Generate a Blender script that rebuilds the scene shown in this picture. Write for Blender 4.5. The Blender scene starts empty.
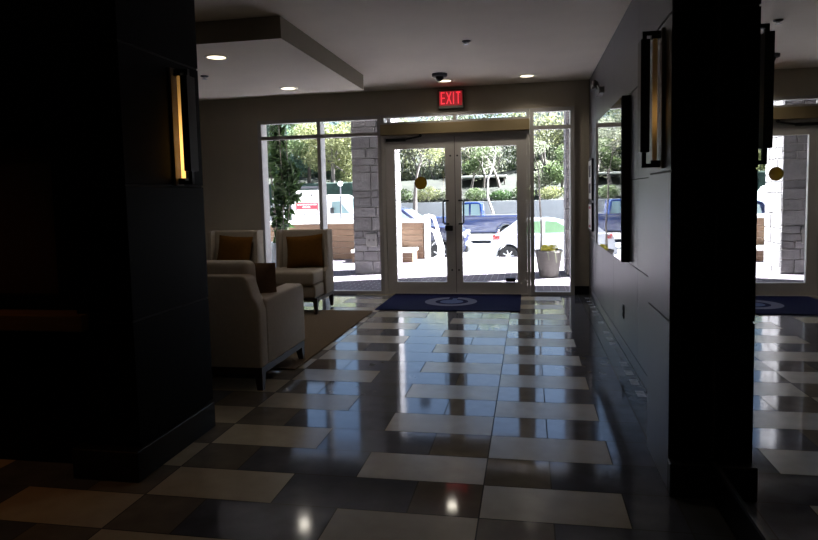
import bpy, bmesh, math, random
from mathutils import Vector, Matrix
PI = math.pi
SC = bpy.context.scene
COL = SC.collection
WM = {}

# ------------------------------------------------------------------ materials
def nodes_of(name):
    m = bpy.data.materials.new(name); m.use_nodes = True
    nt = m.node_tree
    return m, nt, nt.nodes['Principled BSDF']

def mat(name, col, rough=.5, metal=0., vary=0., scale=12., bump=0., bscale=60., spec=.5, island=0., emit=None, estr=0., coat=0., stint=None):
    m, nt, p = nodes_of(name)
    N, L = nt.nodes, nt.links
    p.inputs['Base Color'].default_value = (*col, 1)
    p.inputs['Roughness'].default_value = rough
    p.inputs['Metallic'].default_value = metal
    p.inputs['Specular IOR Level'].default_value = spec
    if stint: p.inputs['Specular Tint'].default_value = (*stint, 1)
    if coat: p.inputs['Coat Weight'].default_value = coat; p.inputs['Coat Roughness'].default_value = .05
    tc = None
    if vary or bump:
        tc = N.new('ShaderNodeTexCoord')
    val = None
    if vary:
        nz = N.new('ShaderNodeTexNoise'); nz.inputs['Scale'].default_value = scale; nz.inputs['Detail'].default_value = 4
        L.new(tc.outputs['Object'], nz.inputs['Vector'])
        mr = N.new('ShaderNodeMapRange'); mr.inputs[1].default_value = .25; mr.inputs[2].default_value = .75
        mr.inputs[3].default_value = 1 - vary; mr.inputs[4].default_value = 1 + vary
        L.new(nz.outputs['Fac'], mr.inputs[0]); val = mr.outputs[0]
    if island:
        g = N.new('ShaderNodeNewGeometry')
        mr = N.new('ShaderNodeMapRange'); mr.inputs[3].default_value = 1 - island; mr.inputs[4].default_value = 1 + island
        L.new(g.outputs['Random Per Island'], mr.inputs[0])
        if val:
            mm = N.new('ShaderNodeMath'); mm.operation = 'MULTIPLY'; L.new(val, mm.inputs[0]); L.new(mr.outputs[0], mm.inputs[1]); val = mm.outputs[0]
        else: val = mr.outputs[0]
    if val:
        vm = N.new('ShaderNodeVectorMath'); vm.operation = 'SCALE'; vm.inputs[0].default_value = col
        L.new(val, vm.inputs['Scale']); L.new(vm.outputs[0], p.inputs['Base Color'])
    if bump:
        n2 = N.new('ShaderNodeTexNoise'); n2.inputs['Scale'].default_value = bscale; n2.inputs['Detail'].default_value = 3
        L.new(tc.outputs['Object'], n2.inputs['Vector'])
        b = N.new('ShaderNodeBump'); b.inputs['Strength'].default_value = bump; b.inputs['Distance'].default_value = .01
        L.new(n2.outputs['Fac'], b.inputs['Height']); L.new(b.outputs[0], p.inputs['Normal'])
    if emit:
        p.inputs['Emission Color'].default_value = (*emit, 1); p.inputs['Emission Strength'].default_value = estr
    return m

def glass_mat(name, tint=(.87, .915, .98), ior=1.5):
    m = bpy.data.materials.new(name); m.use_nodes = True
    nt = m.node_tree; N, L = nt.nodes, nt.links
    N.remove(N['Principled BSDF']); out = N['Material Output']
    t = N.new('ShaderNodeBsdfTransparent'); t.inputs[0].default_value = (*tint, 1)
    g = N.new('ShaderNodeBsdfGlossy'); g.inputs['Roughness'].default_value = .01
    f = N.new('ShaderNodeFresnel'); f.inputs[0].default_value = ior
    x = N.new('ShaderNodeMixShader')
    L.new(f.outputs[0], x.inputs[0]); L.new(t.outputs[0], x.inputs[1]); L.new(g.outputs[0], x.inputs[2]); L.new(x.outputs[0], out.inputs[0])
    return m

def wood_mat(name, c1, c2, rough=.5, axis='X', scale=6, island=0.):
    m, nt, p = nodes_of(name); N, L = nt.nodes, nt.links
    tc = N.new('ShaderNodeTexCoord'); mp = N.new('ShaderNodeMapping')
    s = {'X': (.12, 1, 1), 'Y': (1, .12, 1), 'Z': (1, 1, .12)}[axis]
    mp.inputs['Scale'].default_value = s
    L.new(tc.outputs['Object'], mp.inputs[0])
    nz = N.new('ShaderNodeTexNoise'); nz.inputs['Scale'].default_value = scale * 4; nz.inputs['Detail'].default_value = 6
    L.new(mp.outputs[0], nz.inputs['Vector'])
    r = N.new('ShaderNodeValToRGB'); r.color_ramp.elements[0].position = .3; r.color_ramp.elements[1].position = .7
    r.color_ramp.elements[0].color = (*c1, 1); r.color_ramp.elements[1].color = (*c2, 1)
    L.new(nz.outputs['Fac'], r.inputs[0])
    last = r.outputs[0]
    if island:
        g = N.new('ShaderNodeNewGeometry'); mr = N.new('ShaderNodeMapRange'); mr.inputs[3].default_value = 1 - island; mr.inputs[4].default_value = 1 + island
        L.new(g.outputs['Random Per Island'], mr.inputs[0])
        vm = N.new('ShaderNodeVectorMath'); vm.operation = 'SCALE'; L.new(last, vm.inputs[0]); L.new(mr.outputs[0], vm.inputs['Scale']); last = vm.outputs[0]
    L.new(last, p.inputs['Base Color']); p.inputs['Roughness'].default_value = rough
    return m

def leaf_mat(name, c1, c2):
    m, nt, p = nodes_of(name); N, L = nt.nodes, nt.links
    g = N.new('ShaderNodeNewGeometry')
    r = N.new('ShaderNodeValToRGB'); r.color_ramp.elements[0].color = (*c1, 1); r.color_ramp.elements[1].color = (*c2, 1)
    L.new(g.outputs['Random Per Island'], r.inputs[0])
    p.inputs['Roughness'].default_value = .5
    L.new(r.outputs[0], p.inputs['Base Color'])
    t = N.new('ShaderNodeBsdfTranslucent'); L.new(r.outputs[0], t.inputs[0])
    x = N.new('ShaderNodeMixShader'); x.inputs[0].default_value = .4
    out = N['Material Output']; L.new(p.outputs[0], x.inputs[1]); L.new(t.outputs[0], x.inputs[2]); L.new(x.outputs[0], out.inputs[0])
    return m

M = {}
M['cream'] = mat('tile_cream', (.44, .395, .31), .24, vary=.10, scale=9, island=.06, spec=.38, stint=(.78, .87, 1.))
M['dark'] = mat('tile_slate', (.095, .105, .135), .085, vary=.25, scale=7, island=.12, spec=.48, stint=(.68, .80, 1.))
M['gray'] = mat('tile_taupe', (.17, .155, .135), .065, vary=.2, scale=8, island=.1, spec=.38, stint=(.72, .83, 1.))
M['strip'] = mat('tile_border', (.09, .10, .115), .10, vary=.2, scale=8, island=.12)
M['dash'] = mat('border_dashes', (.36, .38, .42), .12, vary=.4, scale=25)
M['grout'] = mat('grout', (.02, .02, .02), .8)
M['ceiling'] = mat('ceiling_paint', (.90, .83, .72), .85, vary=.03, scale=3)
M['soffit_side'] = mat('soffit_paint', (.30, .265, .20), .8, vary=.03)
M['wall'] = mat('olive_paint', (.46, .42, .34), .8, vary=.04, scale=4)
M['rear'] = mat('lobby_paint', (.12, .11, .10), .8)
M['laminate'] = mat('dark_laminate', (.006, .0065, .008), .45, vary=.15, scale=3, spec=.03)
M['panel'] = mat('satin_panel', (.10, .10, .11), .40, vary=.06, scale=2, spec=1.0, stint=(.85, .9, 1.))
M['reveal'] = mat('reveal_black', (.008, .008, .008), .7)
M['black'] = mat('black_metal', (.012, .012, .013), .4, spec=.4)
M['base'] = mat('black_skirting', (.008, .008, .009), .4, spec=.3)
M['alu'] = mat('painted_aluminium', (.40, .39, .385), .45, vary=.03, spec=.4)
M['alu_dark'] = mat('door_aluminium', (.55, .535, .51), .45, vary=.03, spec=.4)
M['header'] = mat('header_cover', (.24, .185, .095), .5)
M['glass'] = glass_mat('clear_glass')
M['glossblack'] = mat('gloss_black_glass', (.01, .01, .012), .015, bump=.03, bscale=3.2, spec=.9)
M['mirror'] = mat('mirror_silver', (.62, .63, .62), .01, metal=1.)
M['white'] = mat('white_plastic', (.75, .74, .70), .5)
M['chrome'] = mat('brushed_steel', (.55, .55, .55), .3, metal=1.)
M['fabric'] = mat('cream_upholstery', (.60, .55, .50), .9, vary=.06, scale=40, bump=.25, bscale=350, spec=.15)
M['fabric2'] = mat('oat_upholstery', (.36, .315, .26), .9, vary=.06, scale=40, bump=.25, bscale=350, spec=.15)
M['pillow'] = mat('rust_pillow_cloth', (.115, .05, .007), .9, vary=.1, scale=30, bump=.25, bscale=300, spec=.1)
M['brownpillow'] = mat('brown_pillow_cloth', (.17, .11, .075), .9, vary=.1, scale=30, bump=.25, bscale=300, spec=.1)
M['darkwood'] = wood_mat('espresso_wood', (.018, .011, .007), (.035, .02, .012), .35)
M['ledge'] = wood_mat('ledge_wood', (.11, .06, .02), (.16, .09, .03), .4, 'X', 8)
M['brownpanel'] = wood_mat('brown_veneer', (.05, .025, .011), (.07, .038, .018), .5, 'Z', 4)
M['rug'] = mat('tan_rug', (.17, .125, .08), .95, vary=.12, scale=60, bump=.5, bscale=400, spec=.05)
M['stone'] = mat('ashlar_stone', (.155, .146, .15), .85, vary=.22, scale=7, bump=1.0, bscale=16, island=.2)
M['mortar'] = mat('mortar', (.22, .20, .19), .9)
M['paver'] = mat('paver_brick', (.115, .098, .115), .85, vary=.1, scale=14, island=.12)
M['concrete'] = mat('pale_concrete', (.62, .60, .57), .8, vary=.06, scale=6)
M['graywall'] = mat('grey_concrete_wall', (.25, .265, .27), .85, vary=.08, scale=1.5)
M['asphalt'] = mat('bleached_asphalt', (.17, .17, .18), .85, vary=.06, scale=3)
M['whitepaint'] = mat('white_paint', (.8, .79, .77), .5)
M['cladding'] = wood_mat('cedar_cladding', (.11, .063, .036), (.15, .088, .05), .6, 'X', 5, island=.13)
M['pot'] = mat('pot_clay', (.13, .12, .11), .8, vary=.1, scale=8, bump=.3)
M['outletgrey'] = mat('outlet_grey', (.17, .16, .155), .6)
M['bronze'] = mat('dark_bronze', (.16, .13, .10), .45, spec=.4)
M['canopy'] = mat('grey_canopy', (.22, .22, .23), .8)
M['potblue'] = mat('pot_bluegrey', (.42, .46, .52), .7, vary=.08)
M['soil'] = mat('soil', (.04, .028, .018), .95, bump=.6)
M['bark'] = mat('grey_bark', (.11, .095, .085), .9, vary=.25, scale=14, bump=.6, bscale=20)
M['palebark'] = mat('pale_bark', (.27, .25, .23), .9, vary=.25, scale=10, bump=.4, bscale=20)
M['twig'] = mat('brown_twig', (.19, .165, .15), .9, vary=.2)
M['leaf_dark'] = leaf_mat('leaf_deep_green', (.02, .05, .016), (.075, .13, .04))
M['leaf_teal'] = leaf_mat('leaf_blue_green', (.03, .065, .05), (.11, .18, .13))
M['leaf_mid'] = leaf_mat('leaf_mid_green', (.05, .08, .03), (.15, .20, .085))
M['leaf_yellow'] = leaf_mat('leaf_yellow_green', (.12, .14, .055), (.32, .33, .16))
M['leaf_pale'] = leaf_mat('leaf_pale_green', (.15, .17, .11), (.32, .34, .24))
M['flower'] = leaf_mat('yellow_flowers', (.45, .42, .05), (.8, .72, .14))
M['ivy'] = mat('slope_ground', (.011, .014, .007), .95, vary=.5, scale=1.2, bump=.8, bscale=4)
M['bluepaint'] = mat('blue_car_paint', (.008, .024, .10), .25, vary=.02, coat=.6)
M['navypaint'] = mat('navy_car_paint', (.009, .013, .045), .25, coat=.6)
M['whitecar'] = mat('white_car_paint', (.42, .44, .48), .3, coat=.5)
M['carglass'] = mat('car_window_glass', (.02, .035, .03), .03, spec=.9)
M['greenreflect'] = mat('car_window_reflection', (.05, .20, .06), .05, spec=.9)  # greenery reflected in the panes, put into the base colour
M['skyglass'] = mat('windscreen_glass', (.20, .28, .28), .05, spec=.9)
M['tyre'] = mat('tyre_rubber', (.015, .015, .016), .8)
M['rim'] = mat('wheel_alloy', (.60, .60, .60), .35, metal=.7)
M['redlamp'] = mat('tail_lamp_red', (.55, .04, .04), .2)
M['amberlamp'] = mat('head_lamp', (.7, .7, .65), .15)
M['trim'] = mat('black_trim', (.02, .02, .02), .6)
M['signred'] = mat('sign_red', (.48, .04, .06), .5)
M['signdark'] = mat('sign_grey', (.06, .06, .07), .6)
M['house'] = mat('pale_siding', (.62, .60, .60), .8, vary=.05)
M['housewin'] = mat('house_window_glass', (.25, .32, .38), .1)
M['roof'] = mat('grey_shingles', (.30, .28, .28), .9, vary=.1)
M['globe'] = mat('globe_glass', (.85, .85, .82), .4)
M['hedge'] = mat('hedge_core', (.012, .03, .022), .95, vary=.5, scale=3)
M['exit_case'] = mat('exit_sign_case', (.10, .105, .09), .5)
M['exit_face'] = mat('exit_sign_face', (.10, .012, .015), .4, emit=(1., .03, .05), estr=.17)
M['exit_text'] = mat('exit_sign_letters', (.8, .05, .08), .4, emit=(1., .055, .085), estr=.45)
M['lampdisc'] = mat('downlight_glow', (.9, .85, .7), .5, emit=(1., .86, .62), estr=2.2)

def sticker_mat(name, col):
    m, nt, p = nodes_of(name); N, L = nt.nodes, nt.links
    p.inputs['Base Color'].default_value = (*col, 1)
    t = N.new('ShaderNodeBsdfTranslucent'); t.inputs[0].default_value = (*col, 1)
    x = N.new('ShaderNodeMixShader'); x.inputs[0].default_value = .6
    L.new(p.outputs[0], x.inputs[1]); L.new(t.outputs[0], x.inputs[2]); L.new(x.outputs[0], N['Material Output'].inputs[0])
    return m
M['sticker'] = sticker_mat('amber_sticker', (.042, .023, .0015)); M['sticker_dark'] = sticker_mat('brown_sticker', (.055, .03, .002))

def tube_mat(name, z0, z1, mid, wid, strength):
    # frosted tube lit by one bulb: brightest beside the bulb
    m, nt, p = nodes_of(name); N, L = nt.nodes, nt.links
    tc = N.new('ShaderNodeTexCoord'); sp = N.new('ShaderNodeSeparateXYZ'); L.new(tc.outputs['Object'], sp.inputs[0])
    a = N.new('ShaderNodeMath'); a.operation = 'SUBTRACT'; a.inputs[1].default_value = mid; L.new(sp.outputs['Z'], a.inputs[0])
    b = N.new('ShaderNodeMath'); b.operation = 'DIVIDE'; b.inputs[1].default_value = wid; L.new(a.outputs[0], b.inputs[0])
    c = N.new('ShaderNodeMath'); c.operation = 'MULTIPLY'; L.new(b.outputs[0], c.inputs[0]); L.new(b.outputs[0], c.inputs[1])
    d = N.new('ShaderNodeMath'); d.operation = 'MULTIPLY'; d.inputs[1].default_value = -1; L.new(c.outputs[0], d.inputs[0])
    e = N.new('ShaderNodeMath'); e.operation = 'EXPONENT'; L.new(d.outputs[0], e.inputs[0])
    s = N.new('ShaderNodeMath'); s.operation = 'MULTIPLY_ADD'; s.inputs[1].default_value = strength; s.inputs[2].default_value = strength * .07; L.new(e.outputs[0], s.inputs[0])
    p.inputs['Base Color'].default_value = (.35, .33, .28, 1); p.inputs['Roughness'].default_value = .35
    p.inputs['Emission Color'].default_value = (1., .50, .12, 1)
    L.new(s.outputs[0], p.inputs['Emission Strength'])
    return m

def mat_mat():
    # navy mat with a woven ring-and-swirl emblem, centred on the object origin
    m, nt, p = nodes_of('navy_mat_emblem'); N, L = nt.nodes, nt.links
    tc = N.new('ShaderNodeTexCoord'); sp = N.new('ShaderNodeSeparateXYZ'); L.new(tc.outputs['Object'], sp.inputs[0])
    def mth(op, a, b=None):
        n = N.new('ShaderNodeMath'); n.operation = op
        for i, v in enumerate((a, b)):
            if v is None: continue
            if isinstance(v, (int, float)): n.inputs[i].default_value = v
            else: L.new(v, n.inputs[i])
        return n.outputs[0]
    def rad(cx, cy):
        x = mth('SUBTRACT', sp.outputs['X'], cx); y = mth('SUBTRACT', sp.outputs['Y'], cy)
        return mth('SQRT', mth('ADD', mth('MULTIPLY', x, x), mth('MULTIPLY', y, y)))
    r0 = rad(0, 0)
    ring = mth('MULTIPLY', mth('LESS_THAN', r0, .325), mth('GREATER_THAN', rad(.012, -.01), .205))
    gap = mth('MULTIPLY', mth('MULTIPLY', mth('GREATER_THAN', sp.outputs['X'], -.05), mth('LESS_THAN', sp.outputs['X'], .06)), mth('GREATER_THAN', sp.outputs['Y'], .12))
    ring = mth('MULTIPLY', ring, mth('SUBTRACT', 1., gap))
    disc = mth('LESS_THAN', rad(.01, -.01), .145)
    link = mth('MULTIPLY', mth('MULTIPLY', mth('GREATER_THAN', sp.outputs['X'], .0), mth('LESS_THAN', sp.outputs['X'], .06)), mth('MULTIPLY', mth('GREATER_THAN', sp.outputs['Y'], .08), mth('LESS_THAN', sp.outputs['Y'], .24)))
    disc = mth('MAXIMUM', disc, link)
    mx = N.new('ShaderNodeMixRGB'); mx.inputs[1].default_value = (.004, .005, .038, 1); mx.inputs[2].default_value = (.14, .145, .20, 1); L.new(ring, mx.inputs[0])
    my = N.new('ShaderNodeMixRGB'); my.inputs[2].default_value = (.085, .115, .22, 1); L.new(mx.outputs[0], my.inputs[1]); L.new(disc, my.inputs[0])
    L.new(my.outputs[0], p.inputs['Base Color']); p.inputs['Roughness'].default_value = .95; p.inputs['Specular IOR Level'].default_value = .1
    nz = N.new('ShaderNodeTexNoise'); nz.inputs['Scale'].default_value = 300; L.new(tc.outputs['Object'], nz.inputs['Vector'])
    b = N.new('ShaderNodeBump'); b.inputs['Strength'].default_value = .4; b.inputs['Distance'].default_value = .01; L.new(nz.outputs['Fac'], b.inputs['Height']); L.new(b.outputs[0], p.inputs['Normal'])
    return m
M['mat'] = mat_mat()

# ------------------------------------------------------------------ mesh helpers
def BM(): return bmesh.new()

def merge(dst, src, mi=0):
    me = bpy.data.meshes.new('tmp'); 
    for f in src.faces: f.material_index = mi
    src.to_mesh(me); dst.from_mesh(me); bpy.data.meshes.remove(me); src.free()

def box(bm, x0, x1, y0, y1, z0, z1, bev=0, seg=2, mi=0):
    b = bmesh.new()
    bmesh.ops.create_cube(b, size=1)
    for v in b.verts:
        v.co = Vector((x0 + (v.co.x + .5) * (x1 - x0), y0 + (v.co.y + .5) * (y1 - y0), z0 + (v.co.z + .5) * (z1 - z0)))
    if bev: bmesh.ops.bevel(b, geom=list(b.edges), offset=bev, segments=seg, profile=.5, affect='EDGES')
    bmesh.ops.recalc_face_normals(b, faces=list(b.faces))
    merge(bm, b, mi); return bm

def tube(bm, pts, r, seg=10, caps=True):
    if isinstance(r, (int, float)): r = [r] * len(pts)
    rings = []
    for i, p in enumerate(pts):
        p = Vector(p)
        a = Vector(pts[max(0, i - 1)]); b = Vector(pts[min(len(pts) - 1, i + 1)])
        t = (b - a).normalized()
        u = t.orthogonal().normalized() if i == 0 else (rings_u - t * rings_u.dot(t)).normalized()
        rings_u = u
        w = t.cross(u)
        rings.append([bm.verts.new(p + (u * math.cos(2 * PI * k / seg) + w * math.sin(2 * PI * k / seg)) * r[i]) for k in range(seg)])
    for A, B in zip(rings, rings[1:]):
        for k in range(seg): bm.faces.new((A[k], A[(k + 1) % seg], B[(k + 1) % seg], B[k]))
    if caps:
        bm.faces.new(list(reversed(rings[0]))); bm.faces.new(rings[-1])
    return bm

def lathe(bm, prof, c=(0, 0, 0), axis='Z', seg=32):
    # prof: (radius, height) pairs
    rings = []
    for r, h in prof:
        R = []
        for k in range(seg):
            a = 2 * PI * k / seg; x, y = r * math.cos(a), r * math.sin(a)
            if axis == 'Z': q = (x, y, h)
            elif axis == 'Y': q = (x, h, y)
            else: q = (h, x, y)
            R.append(bm.verts.new(Vector(c) + Vector(q)))
        rings.append(R)
    fs = []
    for A, B in zip(rings, rings[1:]):
        for k in range(seg): fs.append(bm.faces.new((A[k], A[(k + 1) % seg], B[(k + 1) % seg], B[k])))
    fs.append(bm.faces.new(list(reversed(rings[0])))); fs.append(bm.faces.new(rings[-1]))
    bmesh.ops.recalc_face_normals(bm, faces=fs)
    return bm

def prism(bm, poly, a0, a1, plane='XZ', bev=0, seg=2, mi=0):
    b = bmesh.new()
    def q(u, v, a): return {'XZ': (u, a, v), 'YZ': (a, u, v), 'XY': (u, v, a)}[plane]
    A = [b.verts.new(q(u, v, a0)) for u, v in poly]; B = [b.verts.new(q(u, v, a1)) for u, v in poly]
    n = len(poly)
    b.faces.new(A); b.faces.new(list(reversed(B)))
    for k in range(n): b.faces.new((A[k], B[k], B[(k + 1) % n], A[(k + 1) % n]))
    bmesh.ops.recalc_face_normals(b, faces=list(b.faces))
    if bev: bmesh.ops.bevel(b, geom=[e for e in b.edges], offset=bev, segments=seg, profile=.5, affect='EDGES')
    merge(bm, b, mi); return bm

def quad(bm, pts, mi=0):
    f = bm.faces.new([bm.verts.new(p) for p in pts]); f.material_index = mi; return f

def thing(name, label, cat, loc=(0, 0, 0), rz=0, group=None, kind=None):
    o = bpy.data.objects.new(name, None); COL.objects.link(o)
    o.empty_display_size = .1
    o.location = loc; o.rotation_euler = (0, 0, rz)
    WM[o.name] = Matrix.Translation(Vector(loc)) @ Matrix.Rotation(rz, 4, 'Z')
    tag(o, label, cat, group, kind); return o

def tag(o, label=None, cat=None, group=None, kind=None):
    if label: o['label'] = label
    if cat: o['category'] = cat
    if group: o['group'] = group
    if kind: o['kind'] = kind
    return o

def obj(name, bm, mats, parent=None, local=False, smooth=False, origin=None, label=None):
    # bm holds world coordinates (or the thing's own coordinates when local)
    me = bpy.data.meshes.new(name)
    if not isinstance(mats, (list, tuple)): mats = [mats]
    for m in mats: me.materials.append(M[m] if isinstance(m, str) else m)
    o = bpy.data.objects.new(name, me); COL.objects.link(o)
    if parent:
        o.parent = parent
        W = WM[parent.name]
        if not local: bm.transform(W.inverted())
        WM[o.name] = W
    elif origin is not None:
        o.location = origin; bm.transform(Matrix.Translation(-Vector(origin))); WM[o.name] = Matrix.Translation(Vector(origin))
    else: WM[o.name] = Matrix.Identity(4)
    if parent and origin is not None:
        lo = (Vector(origin) if local else W.inverted() @ Vector(origin))
        o.location = lo; bm.transform(Matrix.Translation(-lo)); WM[o.name] = W @ Matrix.Translation(lo)
    bm.to_mesh(me); bm.free()
    if smooth:
        for p in me.polygons: p.use_smooth = True
        try: me.set_sharp_from_angle(angle=math.radians(40))
        except Exception: pass
    if label: o['label'] = label
    return o

def struct(name, bm, mats, label, cat, smooth=False, origin=None):
    o = obj(name, bm, mats, smooth=smooth, origin=origin); return tag(o, label, cat, None, 'structure')

def copy_tree(o, loc, label, group=None):
    c = o.copy(); COL.objects.link(c); c.location = loc; c['label'] = label
    if group: c['group'] = group
    def rec(src, dst):
        for ch in [x for x in list(src.children)]:
            d = ch.copy(); COL.objects.link(d); d.parent = dst; rec(ch, d)
    rec(o, c)
    return c

# ------------------------------------------------------------------ constants
U = .3048
CZ = 2.765          # ceiling
WY = 8.52           # inside face of the entrance wall
WX = .77            # right wall
def tx(i): return (i - .7008) * U
def ty(j): return (8.3367 + j) * U

# ------------------------------------------------------------------ floor
def build_floor():
    bm = BM(); g = .003
    xl, xr, y0, y1 = -7.0, tx(2.73), -2.6, WY + .02
    def tile(xa, xb, ya, yb, mi):
        xa, xb = max(xa, xl), min(xb, xr)
        ya, yb = max(ya, y0), min(yb, y1)
        if xb - xa < .02 or yb - ya < .02: return
        quad(bm, [(xa + g, ya + g, 0), (xb - g, ya + g, 0), (xb - g, yb - g, 0), (xa + g, yb - g, 0)], mi)
    for j in range(-18, 21):
        ya, yb = ty(j), ty(j + 1)
        if j % 2 == 0: seq, x = [(2, 1), (1, 2), (2, 0)], [4, [(2, 1)]]
        # running left to right: tiles of one row repeat every five feet
        if j % 2 == 0: starts = [(0, 2, 0), (2, 4, 1), (-1, 0, 2)]
        else: starts = [(-2, 0, 0), (0, 1, 2), (1, 3, 1)]
        for k in range(-6, 3):
            for a, b, mi in starts: tile(tx(a + 5 * k), tx(b + 5 * k), ya, yb, mi)
        quad(bm, [(xr + g, ya + g, 0), (WX - .004, ya + g, 0), (WX - .004, min(yb - g, y1), 0), (xr + g, min(yb - g, y1), 0)], 3) if ya < y1 - .02 else None
    rd = random.Random(6); y = 3.6  # pale rectangles of random length along the right border strip
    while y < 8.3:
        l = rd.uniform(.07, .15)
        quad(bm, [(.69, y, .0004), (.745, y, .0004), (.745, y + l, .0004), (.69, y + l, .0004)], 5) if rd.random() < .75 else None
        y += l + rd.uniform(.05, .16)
    box(bm, xl, WX + .3, y0, y1, -.12, -.0015, mi=4)
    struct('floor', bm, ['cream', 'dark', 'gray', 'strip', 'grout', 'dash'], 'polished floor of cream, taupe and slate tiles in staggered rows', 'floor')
build_floor()

# ------------------------------------------------------------------ ceiling, soffit, walls
bm = BM(); box(bm, -7.2, WX + .3, -2.7, WY + .3, CZ, CZ + .2)
struct('ceiling', bm, 'ceiling', 'plain painted ceiling over the lobby', 'ceiling')
bm = BM(); box(bm, -6.5, -1.895, 4.82, 7.36, 2.59, CZ - .001)
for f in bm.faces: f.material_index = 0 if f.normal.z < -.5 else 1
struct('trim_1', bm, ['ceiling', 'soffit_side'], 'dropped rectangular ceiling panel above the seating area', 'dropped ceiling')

bm = BM()
FX0, FX1, FZ = -3.725, .58, 2.43
box(bm, -7.2, FX0, WY, WY + .25, 0, CZ); box(bm, FX1, WX + .3, WY, WY + .25, 0, CZ); box(bm, FX0, FX1, WY, WY + .25, FZ, CZ)
struct('wall_entrance', bm, 'wall', 'olive painted wall around the glazed entrance', 'wall')
bm = BM(); box(bm, FX1, WX - .004, WY - .018, WY - .001, 0, .115, .003); box(bm, -6.9, FX0 - .02, WY - .018, WY - .001, 0, .115, .003)
struct('baseboard_entrance', bm, 'base', 'black skirting along the entrance wall', 'baseboard')

bm = BM(); box(bm, -7.2, -7.0, -2.7, WY, 0, CZ); struct('wall_left', bm, 'wall', 'painted wall at the far left of the seating area', 'wall')
bm = BM(); box(bm, -7.2, WX + .3, -2.75, -2.6, 0, CZ); struct('wall_rear', bm, 'rear', 'dark wall at the rear of the lobby', 'wall')

# right wall: satin panels over a dark backing
def build_right_wall():
    bm = BM()
    box(bm, WX + .012, WX + .3, -2.6, WY, 0, CZ, mi=1)
    ys = [3.42, 4.79, 6.12, 6.97, 7.75, WY]
    zs = [.0, .10, .773, 1.422, 2.078, CZ]
    for a, b in zip(ys, ys[1:]):
        for k, (c, d) in enumerate(zip(zs, zs[1:])):
            gz = .004 if k else .0
            box(bm, WX, WX + .02, a + .002, b - .002, c + gz, d - .004, mi=0)
    box(bm, WX, WX + .02, -2.6, 2.84, 0, .17, mi=2)
    box(bm, WX, WX + .02, -2.6, 2.84, 2.60, CZ, mi=2)
    struct('wall_right', bm, ['panel', 'reveal', 'laminate'], 'right wall of grey satin panels with dark joints', 'wall')
build_right_wall()

def panelled_pillar(name, x0, x1, y0, y1, px0, px1, py0, py1, label):
    bm = BM()
    box(bm, x0 + .006, x1 - .006, y0 + .006, y1 - .006, 0, CZ, mi=1)
    zs = [.15, .765, 1.418, 2.085, CZ]
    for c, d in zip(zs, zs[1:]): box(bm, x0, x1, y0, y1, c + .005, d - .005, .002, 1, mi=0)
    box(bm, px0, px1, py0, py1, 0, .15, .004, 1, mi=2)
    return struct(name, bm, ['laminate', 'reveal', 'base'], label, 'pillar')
panelled_pillar('pillar_left', -2.16, -1.86, 2.70, 3.43, -2.19, -1.835, 2.64, 3.40, 'dark panelled pillar on the left carrying a lit wall sconce')
bm = BM()
def build_pilaster():
    bm = BM()
    box(bm, .606, WX - .001, 2.906, 3.41, 0, CZ, mi=1)
    zs = [.15, .765, 1.418, 2.085, CZ]
    for c, d in zip(zs, zs[1:]):
        box(bm, .60, .606, 2.90, 3.415, (c + .005) if c > .2 else .002, d - .005, mi=0)
        box(bm, .60, WX - .001, 2.90, 2.906, c + .005, d - .005, mi=2)
    box(bm, .595, WX - .001, 2.84, 2.899, 0, .15, .004, 1, mi=3)
    struct('pillar_right', bm, ['panel', 'reveal', 'laminate', 'base'], 'black pilaster on the right beside the mirror', 'pillar')
build_pilaster()

# mirror on the right wall in front of the pilaster
t = thing('wall_mirror', 'tall frameless mirror on the right wall beside the black pilaster', 'mirror', (WX, 1.9, .17))
bm = BM(); box(bm, WX + .002, WX + .011, .2, 2.838, .175, 2.595); obj('mirror_glass', bm, 'mirror', t)
for z in (.16, 2.595):
    bm = BM(); box(bm, WX - .006, WX + .011, .2, 2.838, z, z + .015); obj('edge_channel', bm, 'black', t)

# reception side on the left
bm = BM()
zz0, zz1, xx0, xx1 = .875, 1.625, -4.3, -2.335
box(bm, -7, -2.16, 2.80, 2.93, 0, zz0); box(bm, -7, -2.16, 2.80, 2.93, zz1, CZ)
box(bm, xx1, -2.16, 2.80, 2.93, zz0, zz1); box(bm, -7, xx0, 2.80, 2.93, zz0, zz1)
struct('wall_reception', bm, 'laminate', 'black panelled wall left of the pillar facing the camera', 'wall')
bm = BM(); box(bm, xx0 + .001, xx1 - .001, 2.86, 2.90, zz0 + .001, zz1 - .001)
o = struct('trim_2', bm, 'brownpanel', 'brown veneer panel recessed in the black wall at left', 'wall panel')
t = thing('wooden_ledge', 'orange-brown wooden ledge projecting from the black wall at far left', 'ledge', (-3.2, 2.72, .72))
bm = BM(); box(bm, -4.4, -2.10, 2.65, 2.80, .722, .802, .006); obj('board', bm, 'ledge', t)

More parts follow.
